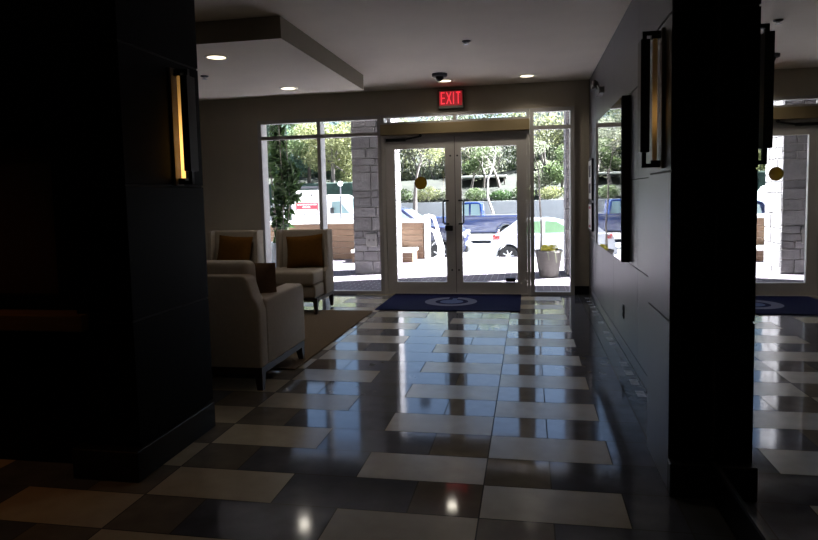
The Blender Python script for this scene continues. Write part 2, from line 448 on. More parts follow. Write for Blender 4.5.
# ------------------------------------------------------------------ storefront
Y0, Y1 = 8.46, 8.66
def frame_window(name, x0, x1, z0, z1, mull, trans, label, fw=.05, d0=Y0, d1=Y1, names='window'):
    t = thing(name, label, names, ((x0 + x1) / 2, WY, z0), kind='structure')
    bm = BM()
    box(bm, x0, x0 + fw, d0, d1, z0, z1); box(bm, x1 - fw, x1, d0, d1, z0, z1)
    box(bm, x0 + fw, x1 - fw, d0, d1 - .11, z1 - fw, z1); box(bm, x0 + fw, x1 - fw, d0, d1 - .11, z0, z0 + fw * .8)
    for m_ in mull: box(bm, m_ - fw / 2, m_ + fw / 2, d0 + .002, d1 - .002, z0 + fw * .8, z1 - fw)
    for z in trans:
        xs = [x0 + fw] + [v for m_ in mull for v in (m_ - fw / 2, m_ + fw / 2)] + [x1 - fw]
        for a, b in zip(xs[::2], xs[1::2]): box(bm, a, b, d0 + .004, d1 - .114, z - fw / 2, z + fw / 2)
    obj('window_frame', bm, 'alu', t)
    xs = [x0 + fw] + [v for m_ in mull for v in (m_ - fw / 2, m_ + fw / 2)] + [x1 - fw]
    zs = [z0 + fw * .8] + [v for z in trans for v in (z - fw / 2, z + fw / 2)] + [z1 - fw]
    for a, b in zip(xs[::2], xs[1::2]):
        for c, d in zip(zs[::2], zs[1::2]):
            bm = BM(); quad(bm, [(a, (d0 + .045), c), (b, (d0 + .045), c), (b, (d0 + .045), d), (a, (d0 + .045), d)])
            obj('glass_pane', bm, 'glass', t)
    return t
frame_window('window_1', FX0, -1.955, 0, FZ, [-2.835], [2.185], 'tall entrance window left of the doors, behind the armchairs')
frame_window('window_2', .02, FX1, 0, FZ, [], [2.18], 'narrow sidelight window right of the doors')
frame_window('window_3', -1.953, .018, 2.298, FZ, [-.955], [], 'low strip window above the doors', fw=.04)
bm = BM(); box(bm, -1.953, .018, 8.40, 8.60, 2.155, 2.297, .004)
struct('trim_3', bm, 'header', 'beige automatic door operator housing above the double doors', 'door header')
bm = BM(); box(bm, -1.953, -1.91, Y0, Y1, 0, 2.154); box(bm, -.02, .018, Y0, Y1, 0, 2.154); box(bm, -1.91, -.02, Y0, Y1, 2.12, 2.154); box(bm, -1.91, -.02, Y0, Y1, -.01, .012)
struct('trim_4', bm, 'alu_dark', 'grey aluminium frame around the double doors', 'door frame')

def door(name, x0, x1, gx0, gx1, label, left):
    t = thing(name, label, 'door', ((x0 + x1) / 2, 8.5, .02), kind='structure')
    y0, y1 = 8.485, 8.535
    bm = BM()
    box(bm, x0, gx0, y0, y1, .0125, 2.119); box(bm, gx1, x1, y0, y1, .0125, 2.119)
    box(bm, gx0, gx1, y0, y1, .0125, .165); box(bm, gx0, gx1, y0, y1, 1.968, 2.119)
    obj('door_frame', bm, 'alu_dark', t)
    bm = BM(); quad(bm, [(gx0, 8.51, .165), (gx1, 8.51, .165), (gx1, 8.51, 1.968), (gx0, 8.51, 1.968)])
    obj('glass_pane', bm, 'glass', t)
    s = 1 if left else -1
    bar = gx1 - .028 if left else gx0 + .03      # vertical bar stands over the glass
    stile = gx1 + .035 if left else gx0 - .035
    bm = BM()
    z0, z1 = .955, 1.265; yb = 8.42
    tube(bm, [(stile, y0, z1), (stile, yb + .015, z1), (bar + s * .02, yb, z1), (bar, yb, z1 - .02), (bar, yb, z0 + .02), (bar + s * .02, yb, z0), (stile, yb + .015, z0), (stile, y0, z0)], .011, 10)
    obj('pull_handle', bm, 'black', t, smooth=True, label='black U-shaped pull handle')
    for z in (1.86, .33):
        bm = BM(); xx = (gx1 + x1) / 2 + .01 if left else (gx0 + x0) / 2 - .01
        lathe(bm, [(.012, y0 + .001), (.012, y0 - .006), (.008, y0 - .008)], (xx, 0, z), 'Y', 12)
        obj('bolt_cap', bm, 'black', t)
    return t
dl = door('door_1', -1.909, -.969, -1.78, -1.093, 'left glazed entrance door with a round amber sticker', True)
dr = door('door_2', -.961, -.021, -.877, -.151, 'right glazed entrance door showing the white hatchback', False)
def ring(r0, r1, c, seg=36):
    bm = BM(); P = lambda r, k: (c[0] + r * math.cos(2 * PI * k / seg), c[1], c[2] + r * math.sin(2 * PI * k / seg))
    B = [bm.verts.new(P(r1, k)) for k in range(seg)]
    if r0 <= 0: bm.faces.new(B)
    else:
        A = [bm.verts.new(P(r0, k)) for k in range(seg)]
        for k in range(seg): bm.faces.new((A[k], A[(k + 1) % seg], B[(k + 1) % seg], B[k]))
    return bm
st = obj('sticker', ring(.062, .086, (-1.43, 8.506, 1.508)), 'sticker', dl, label='round amber-brown safety sticker on the glass')
obj('sticker_centre', ring(0, .062, (-1.43, 8.506, 1.508)), 'sticker_dark', st)
bm = BM(); box(bm, -.9689, -.9611, 8.50, 8.53, .015, 2.115); obj('gasket', bm, 'black', dl)
bm = BM(); box(bm, -1.105, -1.0, 8.44, 8.486, .86, .93, .008); obj('lock_case', bm, 'black', dl)
bm = BM(); box(bm, -1.89, -1.62, 8.455, 8.484, 2.075, 2.11, .004); tube(bm, [(-1.62, 8.46, 2.095), (-1.42, 8.43, 2.125)], .012, 8); tube(bm, [(-1.42, 8.43, 2.125), (-1.40, 8.43, 2.15)], .02, 8)
obj('door_closer', bm, 'black', dl)
bm = BM(); box(bm, -.305, -.18, 8.46, 8.508, .175, .225, .006); obj('sweep_sensor', bm, 'black', dr, label='small dark box at the foot of the glass')
bm = BM(); box(bm, .538, .548, 8.47, 8.50, 1.12, 1.34, .004); tag(obj('access_reader', bm, 'black', origin=(.545, 8.49, 1.12)), 'slim dark access reader on the right sidelight jamb', 'card reader')

# ------------------------------------------------------------------ mat and rug
bm = BM(); box(bm, -1.80, -.105, 7.225, 8.44, .0005, .012, .004)
o = obj('entrance_mat', bm, 'mat', origin=(-.965, 7.83, 0)); tag(o, 'navy entrance mat with a pale ring emblem at the doors', 'door mat')
bm = BM(); box(bm, -5.6, -1.80, 4.62, 7.15, .0005, .012, .004)
o = obj('area_rug', bm, 'rug', origin=(-3.6, 5.9, 0)); tag(o, 'tan rug under the armchairs on the left', 'rug')

# ------------------------------------------------------------------ chairs
def cushion_bm(w, d, h, bev=.03, seg=4, crown=.0):
    b = BM(); box(b, -w / 2, w / 2, -d / 2, d / 2, 0, h, bev, seg); return b

def leg_bm(x, y, z0, z1, a=.017, b=.026, lean=(0, 0)):
    bm = BM(); vs = []
    for z, r, l in ((z0, a, 1), (z1, b, 0)):
        ox, oy = lean[0] * l, lean[1] * l
        vs.append([bm.verts.new((x + ox + sx * r, y + oy + sy * r, z)) for sx, sy in ((-1, -1), (1, -1), (1, 1), (-1, 1))])
    A, B = vs
    bm.faces.new(list(reversed(A))); bm.faces.new(B)
    for k in range(4): bm.faces.new((A[k], A[(k + 1) % 4], B[(k + 1) % 4], B[k]))
    return bm

def pillow_bm(w, h, t, n=14):
    bm = BM()
    def P(i, j, s):
        u, v = 2 * i / n - 1, 2 * j / n - 1
        pinch = 1 - .07 * (1 - abs(u)) ** .8 * 0
        x = u * w / 2 * (1 - .06 * (1 - v * v)); z = v * h / 2 * (1 - .06 * (1 - u * u))
        y = s * t / 2 * ((1 - u ** 4) * (1 - v ** 4)) ** .6
        return (x, y, z + h / 2)
    G = {}
    for s in (-1, 1):
        for i in range(n + 1):
            for j in range(n + 1):
                edge = i in (0, n) or j in (0, n)
                k = (i, j, 0 if edge else s)
                if k not in G: G[k] = bm.verts.new(P(i, j, s))
    for s in (-1, 1):
        for i in range(n):
            for j in range(n):
                q = [(i, j), (i + 1, j), (i + 1, j + 1), (i, j + 1)]
                vs = [G[(a, b, 0 if (a in (0, n) or b in (0, n)) else s)] for a, b in q]
                bm.faces.new(vs if s < 0 else list(reversed(vs)))
    bmesh.ops.recalc_face_normals(bm, faces=list(bm.faces))
    return bm

def pillow(name, m, w, h, t, loc, rot, label, cat='pillow', group=None):
    bm = pillow_bm(w, h, t)
    o = obj(name, bm, m, smooth=True); o.location = loc; o.rotation_euler = rot
    tag(o, label, cat, group); return o

def side_chair(loc, label):
    t = thing('side_chair', label, 'chair', loc, 0, 'armless wing chairs by the window')
    w = .66; f, b = -.33, .33           # front and back, chair faces -Y
    def P(name, bm, m, smooth=True): return obj(name, bm, m, t, local=True, smooth=smooth)
    bm = BM(); box(bm, -w / 2 + .03, w / 2 - .03, f + .04, b - .06, .185, .335, .02, 3); P('seat_base', bm, 'fabric2')
    bm = BM(); box(bm, -w / 2 + .035, w / 2 - .035, f, b - .13, .33, .495, .04, 4); P('seat_cushion', bm, 'fabric2')
    bm = BM(); prism(bm, [(b - .14, .30), (b - .02, .185), (b, .185), (b, .935), (b - .07, .945), (b - .09, .93)], -w / 2 + .05, w / 2 - .05, 'YZ', .012, 2); P('back_rest', bm, 'fabric2')
    for s in (-1, 1):
        x0, x1 = (s * (w / 2 - .052), s * w / 2); x0, x1 = min(x0, x1), max(x0, x1)
        bm = BM(); prism(bm, [(b, .185), (b, .945), (b - .15, .950), (b - .19, .93), (b - .21, .50), (b - .30, .46), (b - .30, .185)], x0, x1, 'YZ', .01, 2); P('wing', bm, 'fabric2')
    bm = BM()
    x0, x1, y0, y1 = -w / 2 + .02, w / 2 - .005, f + .03, b - .005
    box(bm, x0, x1, y0, y0 + .035, .145, .186); box(bm, x0, x1, y1 - .035, y1, .145, .186); box(bm, x0, x0 + .035, y0 + .035, y1 - .035, .145, .186); box(bm, x1 - .035, x1, y0 + .035, y1 - .035, .145, .186)
    P('base_rail', bm, 'darkwood', False)
    for x in (x0 + .025, x1 - .025):
        obj('leg', leg_bm(x, y0 + .025, 0, .146, lean=(0, -.008)), 'darkwood', t, local=True)
        obj('leg', leg_bm(x, y1 - .025, 0, .146, lean=(0, .02)), 'darkwood', t, local=True)
    return t
c1 = side_chair((-2.70, 7.15, .001), 'armless wing chair with rust pillow in front of the window, nearer the doors')
copy_tree(c1, (-3.60, 7.15, .001), 'armless wing chair with rust pillow, partly hidden behind the dark pillar')
# the rug ends under the chairs: front legs stand on its pile, so the chairs sit a touch higher
for o in [x for x in COL.objects if x.name.startswith('side_chair')]: o.location.z = .0125
pillow('throw_pillow', 'pillow', .46, .40, .15, (-2.64, 7.215, .508), (math.radians(-14), math.radians(-4), math.radians(3)), 'rust throw pillow on the wing chair nearer the doors', group='rust pillows on the wing chairs')
pillow('throw_pillow', 'pillow', .46, .40, .15, (-3.58, 7.215, .508), (math.radians(-14), math.radians(3), math.radians(-3)), 'rust throw pillow on the wing chair next to the dark pillar', group='rust pillows on the wing chairs')

def armchair():
    t = thing('armchair', 'cream upholstered armchair with its back to the camera, beside the pillar', 'armchair', (-2.26, 4.5, 0))
    xl, xr, y0, y1 = -2.70, -1.83, 4.08, 4.96
    at = .15
    def P(name, bm, m, smooth=True): return obj(name, bm, m, t, smooth=smooth)
    bm = BM(); box(bm, xl + at, xr - at, y0 + .12, y1 - .03, .16, .34, .02, 3); P('seat_base', bm, 'fabric')
    bm = BM(); box(bm, xl + at + .005, xr - at - .005, y0 + .22, y1 - .005, .335, .48, .045, 4); P('seat_cushion', bm, 'fabric')
    # back frame: a shouldered panel, narrower above the arms
    bm = BM()
    poly = [(xl + .01, .16), (xr - .005, .16), (xr - .005, .56), (xr - .02, .62), (xr - .055, .665), (xr - .085, .77), (xr - .105, .80), (xr - .14, .812), (xl + .14, .812), (xl + .105, .80), (xl + .085, .77), (xl + .055, .665), (xl + .02, .62), (xl + .01, .56)]
    prism(bm, poly, y0, y0 + .15, 'XZ', .018, 3); P('back_rest', bm, 'fabric')
    bm = BM(); box(bm, xl + .20, xr - .125, y0 + .13, y0 + .30, .46, .90, .05, 4)
    for v in bm.verts: v.co.y -= (v.co.z - .46) * .10
    P('back_cushion', bm, 'fabric')
    for x0, x1 in ((xl, xl + at), (xr - at, xr)):
        bm = BM(); prism(bm, [(y0 + .1, .16), (y1, .16), (y1, .60), (y1 - .02, .635), (y1 - .06, .648), (y0 + .1, .635)], x0, x1, 'YZ', .025, 3); P('arm', bm, 'fabric')
    bm = BM()
    a, b, c, d = xl + .01, xr - .01, y0 + .01, y1 - .01
    box(bm, a, b, c, c + .04, .115, .162); box(bm, a, b, d - .04, d, .115, .162); box(bm, a, a + .04, c + .04, d - .04, .115, .162); box(bm, b - .04, b, c + .04, d - .04, .115, .162)
    P('base_rail', bm, 'darkwood', False)
    for x, lx in ((a + .03, -.01), (b - .03, .01)):
        obj('leg', leg_bm(x, c + .035, 0.001, .116, .02, .03, lean=(lx, -.015)), 'darkwood', t)
        obj('leg', leg_bm(x, d - .035, .013, .116, .02, .03, lean=(lx, .015)), 'darkwood', t)
armchair()
pillow('throw_pillow', 'brownpillow', .42, .40, .14, (-2.07, 4.52, .48), (math.radians(10), math.radians(2), math.radians(-4)), 'dark brown throw pillow inside the cream armchair', group=None)

# ------------------------------------------------------------------ wall sconces
def sconce(loc, rz, label, mid, wid, strength):
    # wall face at x = 0, fixture grows towards +x; origin at its foot
    t = thing('wall_sconce', label, 'wall lamp', loc, rz, 'tall black wall sconces')
    bm = BM(); box(bm, 0, .012, -.042, .042, 0, .62, .002); obj('back_plate', bm, 'bronze', t, local=True)
    for z in (.006, .596):
        bm = BM(); box(bm, .012, .090, -.012, .012, z, z + .018); box(bm, .072, .090, -.012, .012, z - (0 if z < .1 else .06), z + (.078 if z < .1 else .018)); obj('arm', bm, 'black', t, local=True)
    bm = BM(); box(bm, .062, .102, -.042, .042, .075, .575, .003); obj('shield', bm, 'black', t, local=True)
    bm = BM(); lathe(bm, [(.009, .035), (.011, .04), (.011, .575), (.009, .58)], (.034, 0, 0), 'Z', 20)
    obj('lamp_tube', bm, tube_mat('sconce_tube_glow', 0, .6, mid, wid, strength), t, local=True, smooth=True)
    for z in (.024, .58):
        bm = BM(); box(bm, .0121, .052, -.016, .016, z, z + .014); obj('tube_holder', bm, 'black', t, local=True)
    return t
sconce((-1.859, 3.16, 1.42), 0, 'lit black wall sconce with amber tube on the left pillar', .15, .22, 1.3)
sconce((.599, 3.08, 1.435), PI, 'black wall sconce with dim amber tube on the right pilaster', .24, .08, .13)

# ------------------------------------------------------------------ right wall fittings
t = thing('wall_display', 'large black-framed glossy panel on the right wall reflecting the street', 'wall display', (.735, 6.07, .79))
bm = BM(); box(bm, .705, WX - .001, 5.14, 7.0, .785, 2.065, .004); obj('frame', bm, 'black', t)
bm = BM(); box(bm, .7015, .7049, 5.15, 6.99, .795, 2.055); obj('screen', bm, 'glossblack', t)

def notice(y0, y1, z0, z1, label, spots, red):
    t = thing('framed_notice', label, 'notice', (.755, (y0 + y1) / 2, z0), 0, 'framed notices by the entrance corner')
    bm = BM(); box(bm, .745, WX - .001, y0, y1, z0, z1, .003); obj('frame', bm, 'black', t)
    bm = BM(); box(bm, .742, .7449, y0 + .02, y1 - .02, z0 + .02, z1 - .02); s = obj('sheet', bm, 'whitepaint', t)
    for a, b in spots:
        bm = BM(); box(bm, .7405, .7419, y0 + .1, y1 - .1, a, b); obj('printed_block', bm, 'signred' if red else 'signdark', s)
notice(7.95, 8.36, 1.235, 1.74, 'upper framed notice with dark printed blocks beside the entrance corner', [(1.32, 1.44), (1.52, 1.66)], False)
notice(7.95, 8.36, .86, 1.205, 'lower framed notice with reddish bands beside the entrance corner', [(.90, .93), (1.13, 1.16)], True)

t = thing('wall_outlet', 'small dark slot outlet low on the right panelled wall', 'outlet', (WX, 5.47, .29))
bm = BM(); box(bm, WX - .008, WX - .0005, 5.435, 5.505, .285, .40, .003); obj('cover_plate', bm, 'black', t)
for z in (.30, .35):
    bm = BM(); box(bm, WX - .011, WX - .0081, 5.45, 5.49, z, z + .035, .001); obj('socket', bm, 'trim', t)

t = thing('emergency_light', 'twin-head emergency light high on the right wall above the notices', 'emergency light', (.74, 7.0, 2.33))
bm = BM(); box(bm, .715, WX + .004, 6.86, 7.14, 2.345, 2.415, .008); obj('housing', bm, 'outletgrey', t)
for y in (6.92, 7.08):
    b2 = BM(); lathe(b2, [(.012, .0), (.034, -.03), (.038, -.05), (.03, -.055)], (.715, y, 2.455), 'X', 20)
    hd = obj('lamp_head', b2, 'outletgrey', t, smooth=True)
    b3 = BM(); lathe(b3, [(.03, -.0551), (.028, -.058)], (.715, y, 2.455), 'X', 20); obj('lens', b3, 'chrome', hd)
    b3 = BM(); tube(b3, [(.725, y, 2.41), (.71, y, 2.45)], .009); obj('stem', b3, 'outletgrey', t)

# ------------------------------------------------------------------ ceiling fittings
def downlight(loc, label):
    t = thing('ceiling_downlight', label, 'ceiling light', loc, 0, 'round recessed ceiling downlights')
    bm = BM(); seg = 36
    prof = [(.105, -.0005), (.105, -.006), (.082, -.008), (.078, -.002)]
    rings = [[bm.verts.new((r * math.cos(2 * PI * k / seg), r * math.sin(2 * PI * k / seg), z)) for k in range(seg)] for r, z in prof]
    for A, B in zip(rings, rings[1:]):
        for k in range(seg): bm.faces.new((A[k], A[(k + 1) % seg], B[(k + 1) % seg], B[k]))
    obj('trim_ring', bm, 'white', t, local=True, smooth=True)
    bm = BM(); lathe(bm, [(.079, -.0005), (.079, -.003)], (0, 0, 0), 'Z', 36); obj('diffuser', bm, 'lampdisc', t, local=True)
    return t
d0 = downlight((-2.68, 5.28, 2.5895), 'recessed downlight in the dropped ceiling, nearest the dark pillar')
for loc, lab in (((-2.67, 6.96, 2.5895), 'recessed downlight in the dropped ceiling, nearest the entrance wall'),
                 ((-1.02, 8.02, CZ - .0005), 'recessed downlight in the main ceiling just above the exit sign'),
                 ((-.01, 8.00, CZ - .0005), 'recessed downlight in the main ceiling above the right door and sidelight')):
    copy_tree(d0, loc, lab)

t = thing('dome_camera', 'dark dome security camera on the ceiling before the exit sign', 'security camera', (-1.02, 7.56, CZ))
bm = BM(); lathe(bm, [(.09, CZ + .003), (.09, CZ - .03), (.082, CZ - .035)], (-1.02, 7.56, 0), 'Z', 32); obj('base', bm, 'signdark', t, smooth=True)
bm = BM(); lathe(bm, [(.05, CZ - .035)] + [(.05 * math.cos(a * PI / 16), CZ - .04 - .05 * math.sin(a * PI / 16)) for a in range(0, 8)], (-1.02, 7.56, 0), 'Z', 24); obj('dome', bm, 'black', t, smooth=True)

def sprinkler(x, y, z, label):
    t = thing('ceiling_sprinkler', label, 'sprinkler', (x, y, z), 0, 'small ceiling sprinklers')
    bm = BM(); lathe(bm, [(.04, z - .0005), (.04, z - .006), (.03, z - .012)], (x, y, 0), 'Z', 24); obj('escutcheon', bm, 'signdark', t, smooth=True)
    bm = BM(); lathe(bm, [(.012, z - .012), (.012, z - .03), (.028, z - .031), (.028, z - .034)], (x, y, 0), 'Z', 16); obj('deflector', bm, 'chrome', t)
sprinkler(-.56, 6.05, CZ, 'small dark sprinkler in the middle of the main ceiling')
sprinkler(-3.20, 6.03, 2.59, 'small sprinkler in the dropped ceiling next to the dark pillar')

# exit sign
t = thing('exit_sign', 'red lit EXIT sign on the wall above the doors', 'exit sign', (-.99, 8.46, 2.46))
ex0, ex1, ez0, ez1 = -1.165, -.825, 2.475, 2.715
bm = BM(); box(bm, ex0, ex1, 8.42, 8.518, ez0, ez1, .006); obj('case', bm, 'exit_case', t)
bm = BM(); box(bm, ex0 + .02, ex1 - .02, 8.417, 8.4199, ez0 + .035, ez1 - .02); fc = obj('face', bm, 'exit_face', t)
bm = BM()
lh, lw, th = .155, .055, .017; z0 = ez0 + .055; y0, y1 = 8.414, 8.4169
x = ex0 + .038
def bar(p, q):
    d = Vector((q[0] - p[0], q[1] - p[1])); n = Vector((-d.y, d.x)).normalized() * th / 2
    prism(bm, [(p[0] + n.x, p[1] + n.y), (q[0] + n.x, q[1] + n.y), (q[0] - n.x, q[1] - n.y), (p[0] - n.x, p[1] - n.y)], y0, y1, 'XZ')
h2 = th / 2
bar((x + h2, z0), (x + h2, z0 + lh))
for zz in (z0 + h2, z0 + lh / 2, z0 + lh - h2): bar((x + h2, zz), (x + lw, zz))
x += .078
bar((x, z0), (x + lw + .006, z0 + lh)); bar((x + lw + .006, z0), (x, z0 + lh))
x += .083
bar((x + h2, z0), (x + h2, z0 + lh)); x += .04
bar((x, z0 + lh - h2), (x + lw + .006, z0 + lh - h2)); bar((x + lw / 2 + .003, z0), (x + lw / 2 + .003, z0 + lh))
obj('letters', bm, 'exit_text', fc)

# ================================================================== OUTSIDE
# terrace, street, canopy, facade
def build_terrace():
    bm = BM(); rnd = random.Random(3)
    box(bm, -10, 9, WY + .1, 13.72, -1.0, -.012, mi=1)
    y = WY + .1; r = 0
    while y < 13.70:
        x = -10 + (.1 if r % 2 else 0)
        while x < 8.8:
            if -6 < x < 3: quad(bm, [(x + .004, y + .004, -.01), (x + .196, y + .004, -.01), (x + .196, y + .096, -.01), (x + .004, y + .096, -.01)], 0)
            x += .2
        y += .1; r += 1
    struct('terrace', bm, ['paver', 'concrete'], 'brick paved entrance terrace outside the doors', 'terrace')
build_terrace()
bm = BM()
for k in range(5): box(bm, -2.05, 3.5, 13.72 + k * .32, 14.04 + k * .32, -1.0, -.17 * (k + 1))
struct('steps', bm, 'concrete', 'pale concrete steps going down from the terrace to the street', 'steps')
bm = BM(); box(bm, -60, 60, 13.73, 38, -1.2, -.935); struct('street', bm, 'asphalt', 'bleached street where the cars are parked', 'street')
bm = BM(); box(bm, -60, 60, 26.0, 26.25, -.935, -.80, .03); box(bm, -60, 60, 27.4, 27.6, -.935, -.82, .03)
struct('kerb', bm, 'whitepaint', 'white kerb lines across the street in front of the pickup', 'kerb')
bm = BM(); box(bm, -60, 60, 38, 38.4, -1.0, .93); struct('retaining_wall', bm, 'graywall', 'long grey retaining wall behind the street', 'retaining wall')
bm = BM()
n = 24
G = [[bm.verts.new((-60 + 120 * i / n, 38.3 + 60 * (j / 12) ** 1.3, .75 + 9 * (j / 12) ** 1.1 + .5 * math.sin(i * 1.7 + j * 2.1) * (j > 0))) for j in range(13)] for i in range(n + 1)]
for i in range(n):
    for j in range(12): bm.faces.new((G[i][j], G[i + 1][j], G[i + 1][j + 1], G[i][j + 1]))
struct('hillside', bm, 'ivy', 'planted hillside rising behind the retaining wall', 'hillside', smooth=True)
bm = BM(); box(bm, -10, 6, WY + .25, 10.58, 3.3, 3.5); struct('canopy', bm, 'canopy', 'flat canopy over the entrance terrace', 'canopy')
bm = BM(); box(bm, -12, 8, WY + .05, WY + .25, CZ + .2, 9); box(bm, WX + .3, 8, WY + .05, WY + .25, 0, CZ + .2); box(bm, -12, -7.2, WY + .05, WY + .25, 0, CZ + .2)
struct('wall_outside', bm, 'concrete', 'outer facade above and beside the entrance', 'wall')

# stone piers
def ashlar(name, x0, x1, y0, y1, z0, z1, seed, label):
    rnd = random.Random(seed); bm = BM()
    box(bm, x0 + .018, x1 - .018, y0 + .018, y1 - .018, z0, z1, mi=1)
    def face(P, W, H):
        z = 0
        while z < H - .01:
            h = rnd.choice((.12, .17, .24, .32)); h = min(h, H - z)
            if H - z - h < .1: h = H - z
            x = 0
            while x < W - .01:
                w = rnd.choice((.18, .26, .34, .42)); 
                if W - x - w < .14: w = W - x
                if h > .3 and w < .25 and rnd.random() < .8: cells = [(x, z, w, h / 2), (x, z + h / 2, w, h / 2)]
                else: cells = [(x, z, w, h)]
                for a, b, c, d in cells:
                    g = .006
                    e = rnd.uniform(-.004, .006)
                    P(a + g, a + c - g, z0 + b + g, z0 + b + d - g, e)
                x += w
            z += h
    W, D, H = x1 - x0, y1 - y0, z1 - z0
    face(lambda a, b, c, d, e: box(bm, x0 + a, x0 + b, y0 - e, y0 + .017, c, d, .006, 1), W, H)
    face(lambda a, b, c, d, e: box(bm, x1 - .017, x1 + e, y0 + a + .02, y0 + b, c, d, .006, 1), D - .01, H)
    face(lambda a, b, c, d, e: box(bm, x0 - e, x0 + .017, y0 + a + .02, y0 + b, c, d, .006, 1), D - .01, H)
    return struct(name, bm, ['stone', 'mortar'], label, 'stone pier')
ashlar('stone_pier', -3.03, -2.31, 10.78, 11.5, -.02, 4.6, 5, 'pale ashlar stone pier left of the doors with an outlet box')
ashlar('stone_pier', .595, 1.30, 10.60, 11.30, -.02, 4.6, 8, 'pale stone pier edge at the far right of the sidelight')
t = thing('outdoor_outlet', 'square grey outdoor outlet box on the stone pier', 'outlet', (-2.69, 10.76, .47))
bm = BM(); box(bm, -2.80, -2.60, 10.745, 10.774, .465, .70, .008); obj('cover_plate', bm, 'outletgrey', t)
for x in (-2.74, -2.66):
    bm = BM(); lathe(bm, [(.018, 10.744), (.018, 10.741)], (x, 0, .585), 'Y', 16); obj('socket', bm, 'trim', t)

# low walls and bench clad in boards
def clad_wall(name, x0, x1, y0, y1, z1, boards, label, cat):
    t = thing(name, label, cat, ((x0 + x1) / 2, (y0 + y1) / 2, -.01))
    bm = BM(); box(bm, x0 + .02, x1 - .02, y0 + .02, y1 - .02, -.011, z1 - .05); obj('core', bm, 'concrete', t)
    bm = BM(); h = (z1 - .05 + .005) / boards
    for k in range(boards): box(bm, x0, x1, y0, y0 + .02, -.005 + k * h, -.005 + (k + 1) * h - .006, .003, 1)
    for k in range(boards): box(bm, x1 - .02, x1, y0 + .02, y1, -.005 + k * h, -.005 + (k + 1) * h - .006, .003, 1)
    obj('cladding', bm, 'cladding', t)
    bm = BM(); box(bm, x0 - .02, x1 + .02, y0 - .03, y1 + .02, z1 - .05, z1 + .01, .006, 1); obj('cap', bm, 'whitepaint', t)
    return t
clad_wall('garden_wall', -8.6, -2.22, 13.35, 13.70, .82, 6, 'long low wall clad in cedar boards with a white cap', 'garden wall')
clad_wall('low_bench', -3.6, -2.33, 12.66, 13.2, .24, 2, 'low cedar-clad bench with a white top in front of the wall', 'bench')

t = thing('handrail', 'white tubular handrail going down the terrace steps', 'handrail', (-2.1, 13.8, -.01))
bm = BM(); box(bm, -2.20, -2.09, 13.38, 13.52, -.01, .93, .008); obj('post', bm, 'whitepaint', t)
for (y, zb, zt) in ((14.3, -.35, .52), (15.0, -.70, .12)):
    bm = BM(); tube(bm, [(-2.02, y, zb), (-2.02, y, zt)], .03); obj('post', bm, 'whitepaint', t)
for dz in (0, -.3):
    bm = BM(); tube(bm, [(-2.10, 13.45, .92 + dz), (-2.03, 13.7, .86 + dz), (-2.02, 14.3, .50 + dz), (-2.02, 15.1, .04 + dz)], .035); obj('rail', bm, 'whitepaint', t, smooth=True)

# ------------------------------------------------------------------ foliage helpers
def leaves(bm, rnd, centre, rad, n, size, up=.2):
    cx, cy, cz = centre
    for _ in range(n):
        while True:
            v = Vector((rnd.uniform(-1, 1), rnd.uniform(-1, 1), rnd.uniform(-1, 1)))
            if .25 < v.length < 1: break
        p = Vector((cx + v.x * rad[0], cy + v.y * rad[1], cz + v.z * rad[2]))
        d = Vector((rnd.gauss(0, 1), rnd.gauss(0, 1), rnd.gauss(up, .8))).normalized()
        s = d.orthogonal().normalized(); s.rotate(Matrix.Rotation(rnd.uniform(0, 2 * PI), 3, d))
        l = size * rnd.uniform(.6, 1.3); w = l * .38
        q = d.cross(s)
        bm.faces.new([bm.verts.new(p - s * l / 2), bm.verts.new(p + q * w / 2 + d * l * .08), bm.verts.new(p + s * l / 2), bm.verts.new(p - q * w / 2 + d * l * .08)])

def branch(bm, rnd, p, d, length, r, depth, tips, spread=.6, seg=6):
    pts = [p]; rr = [r]
    for k in range(3):
        d = (d + Vector((rnd.gauss(0, .13), rnd.gauss(0, .13), rnd.gauss(.03, .08)))).normalized()
        p = p + d * length / 3; pts.append(p); rr.append(r * (1 - .18 * (k + 1)))
    tube(bm, pts, rr, seg, False)
    tips.append((p, depth))
    if depth > 0:
        for k in range(rnd.choice((2, 3, 3))):
            e = (d + Vector((rnd.gauss(0, spread), rnd.gauss(0, spread), rnd.gauss(.15, .35)))).normalized()
            branch(bm, rnd, pts[rnd.choice((2, 3, 3))], e, length * rnd.uniform(.55, .8), rr[-1] * .72, depth - 1, tips, spread, max(4, seg - 1))

def tree(loc, height, r, leafm, barkm, nleaf, lsize, seed, label, group='trees beyond the street', depth=4, lean=(0, 0), spread=.55, name='tree', clump=.7):
    rnd = random.Random(seed)
    t = thing(name, label, 'tree', loc, 0, group)
    bm = BM(); tips = []
    branch(bm, rnd, Vector(loc), Vector((lean[0], lean[1], 1)).normalized(), height * .42, r, depth, tips, spread, 9)
    obj('trunk', bm, barkm, t, smooth=True)
    if leafm and nleaf:
        bm = BM(); tt = [p for p, d in tips if d <= 2]
        per = max(1, nleaf // len(tt))
        for p in tt: leaves(bm, rnd, p, (clump, clump, clump * .8), per, lsize)
        obj('foliage', bm, leafm, t)
    return t

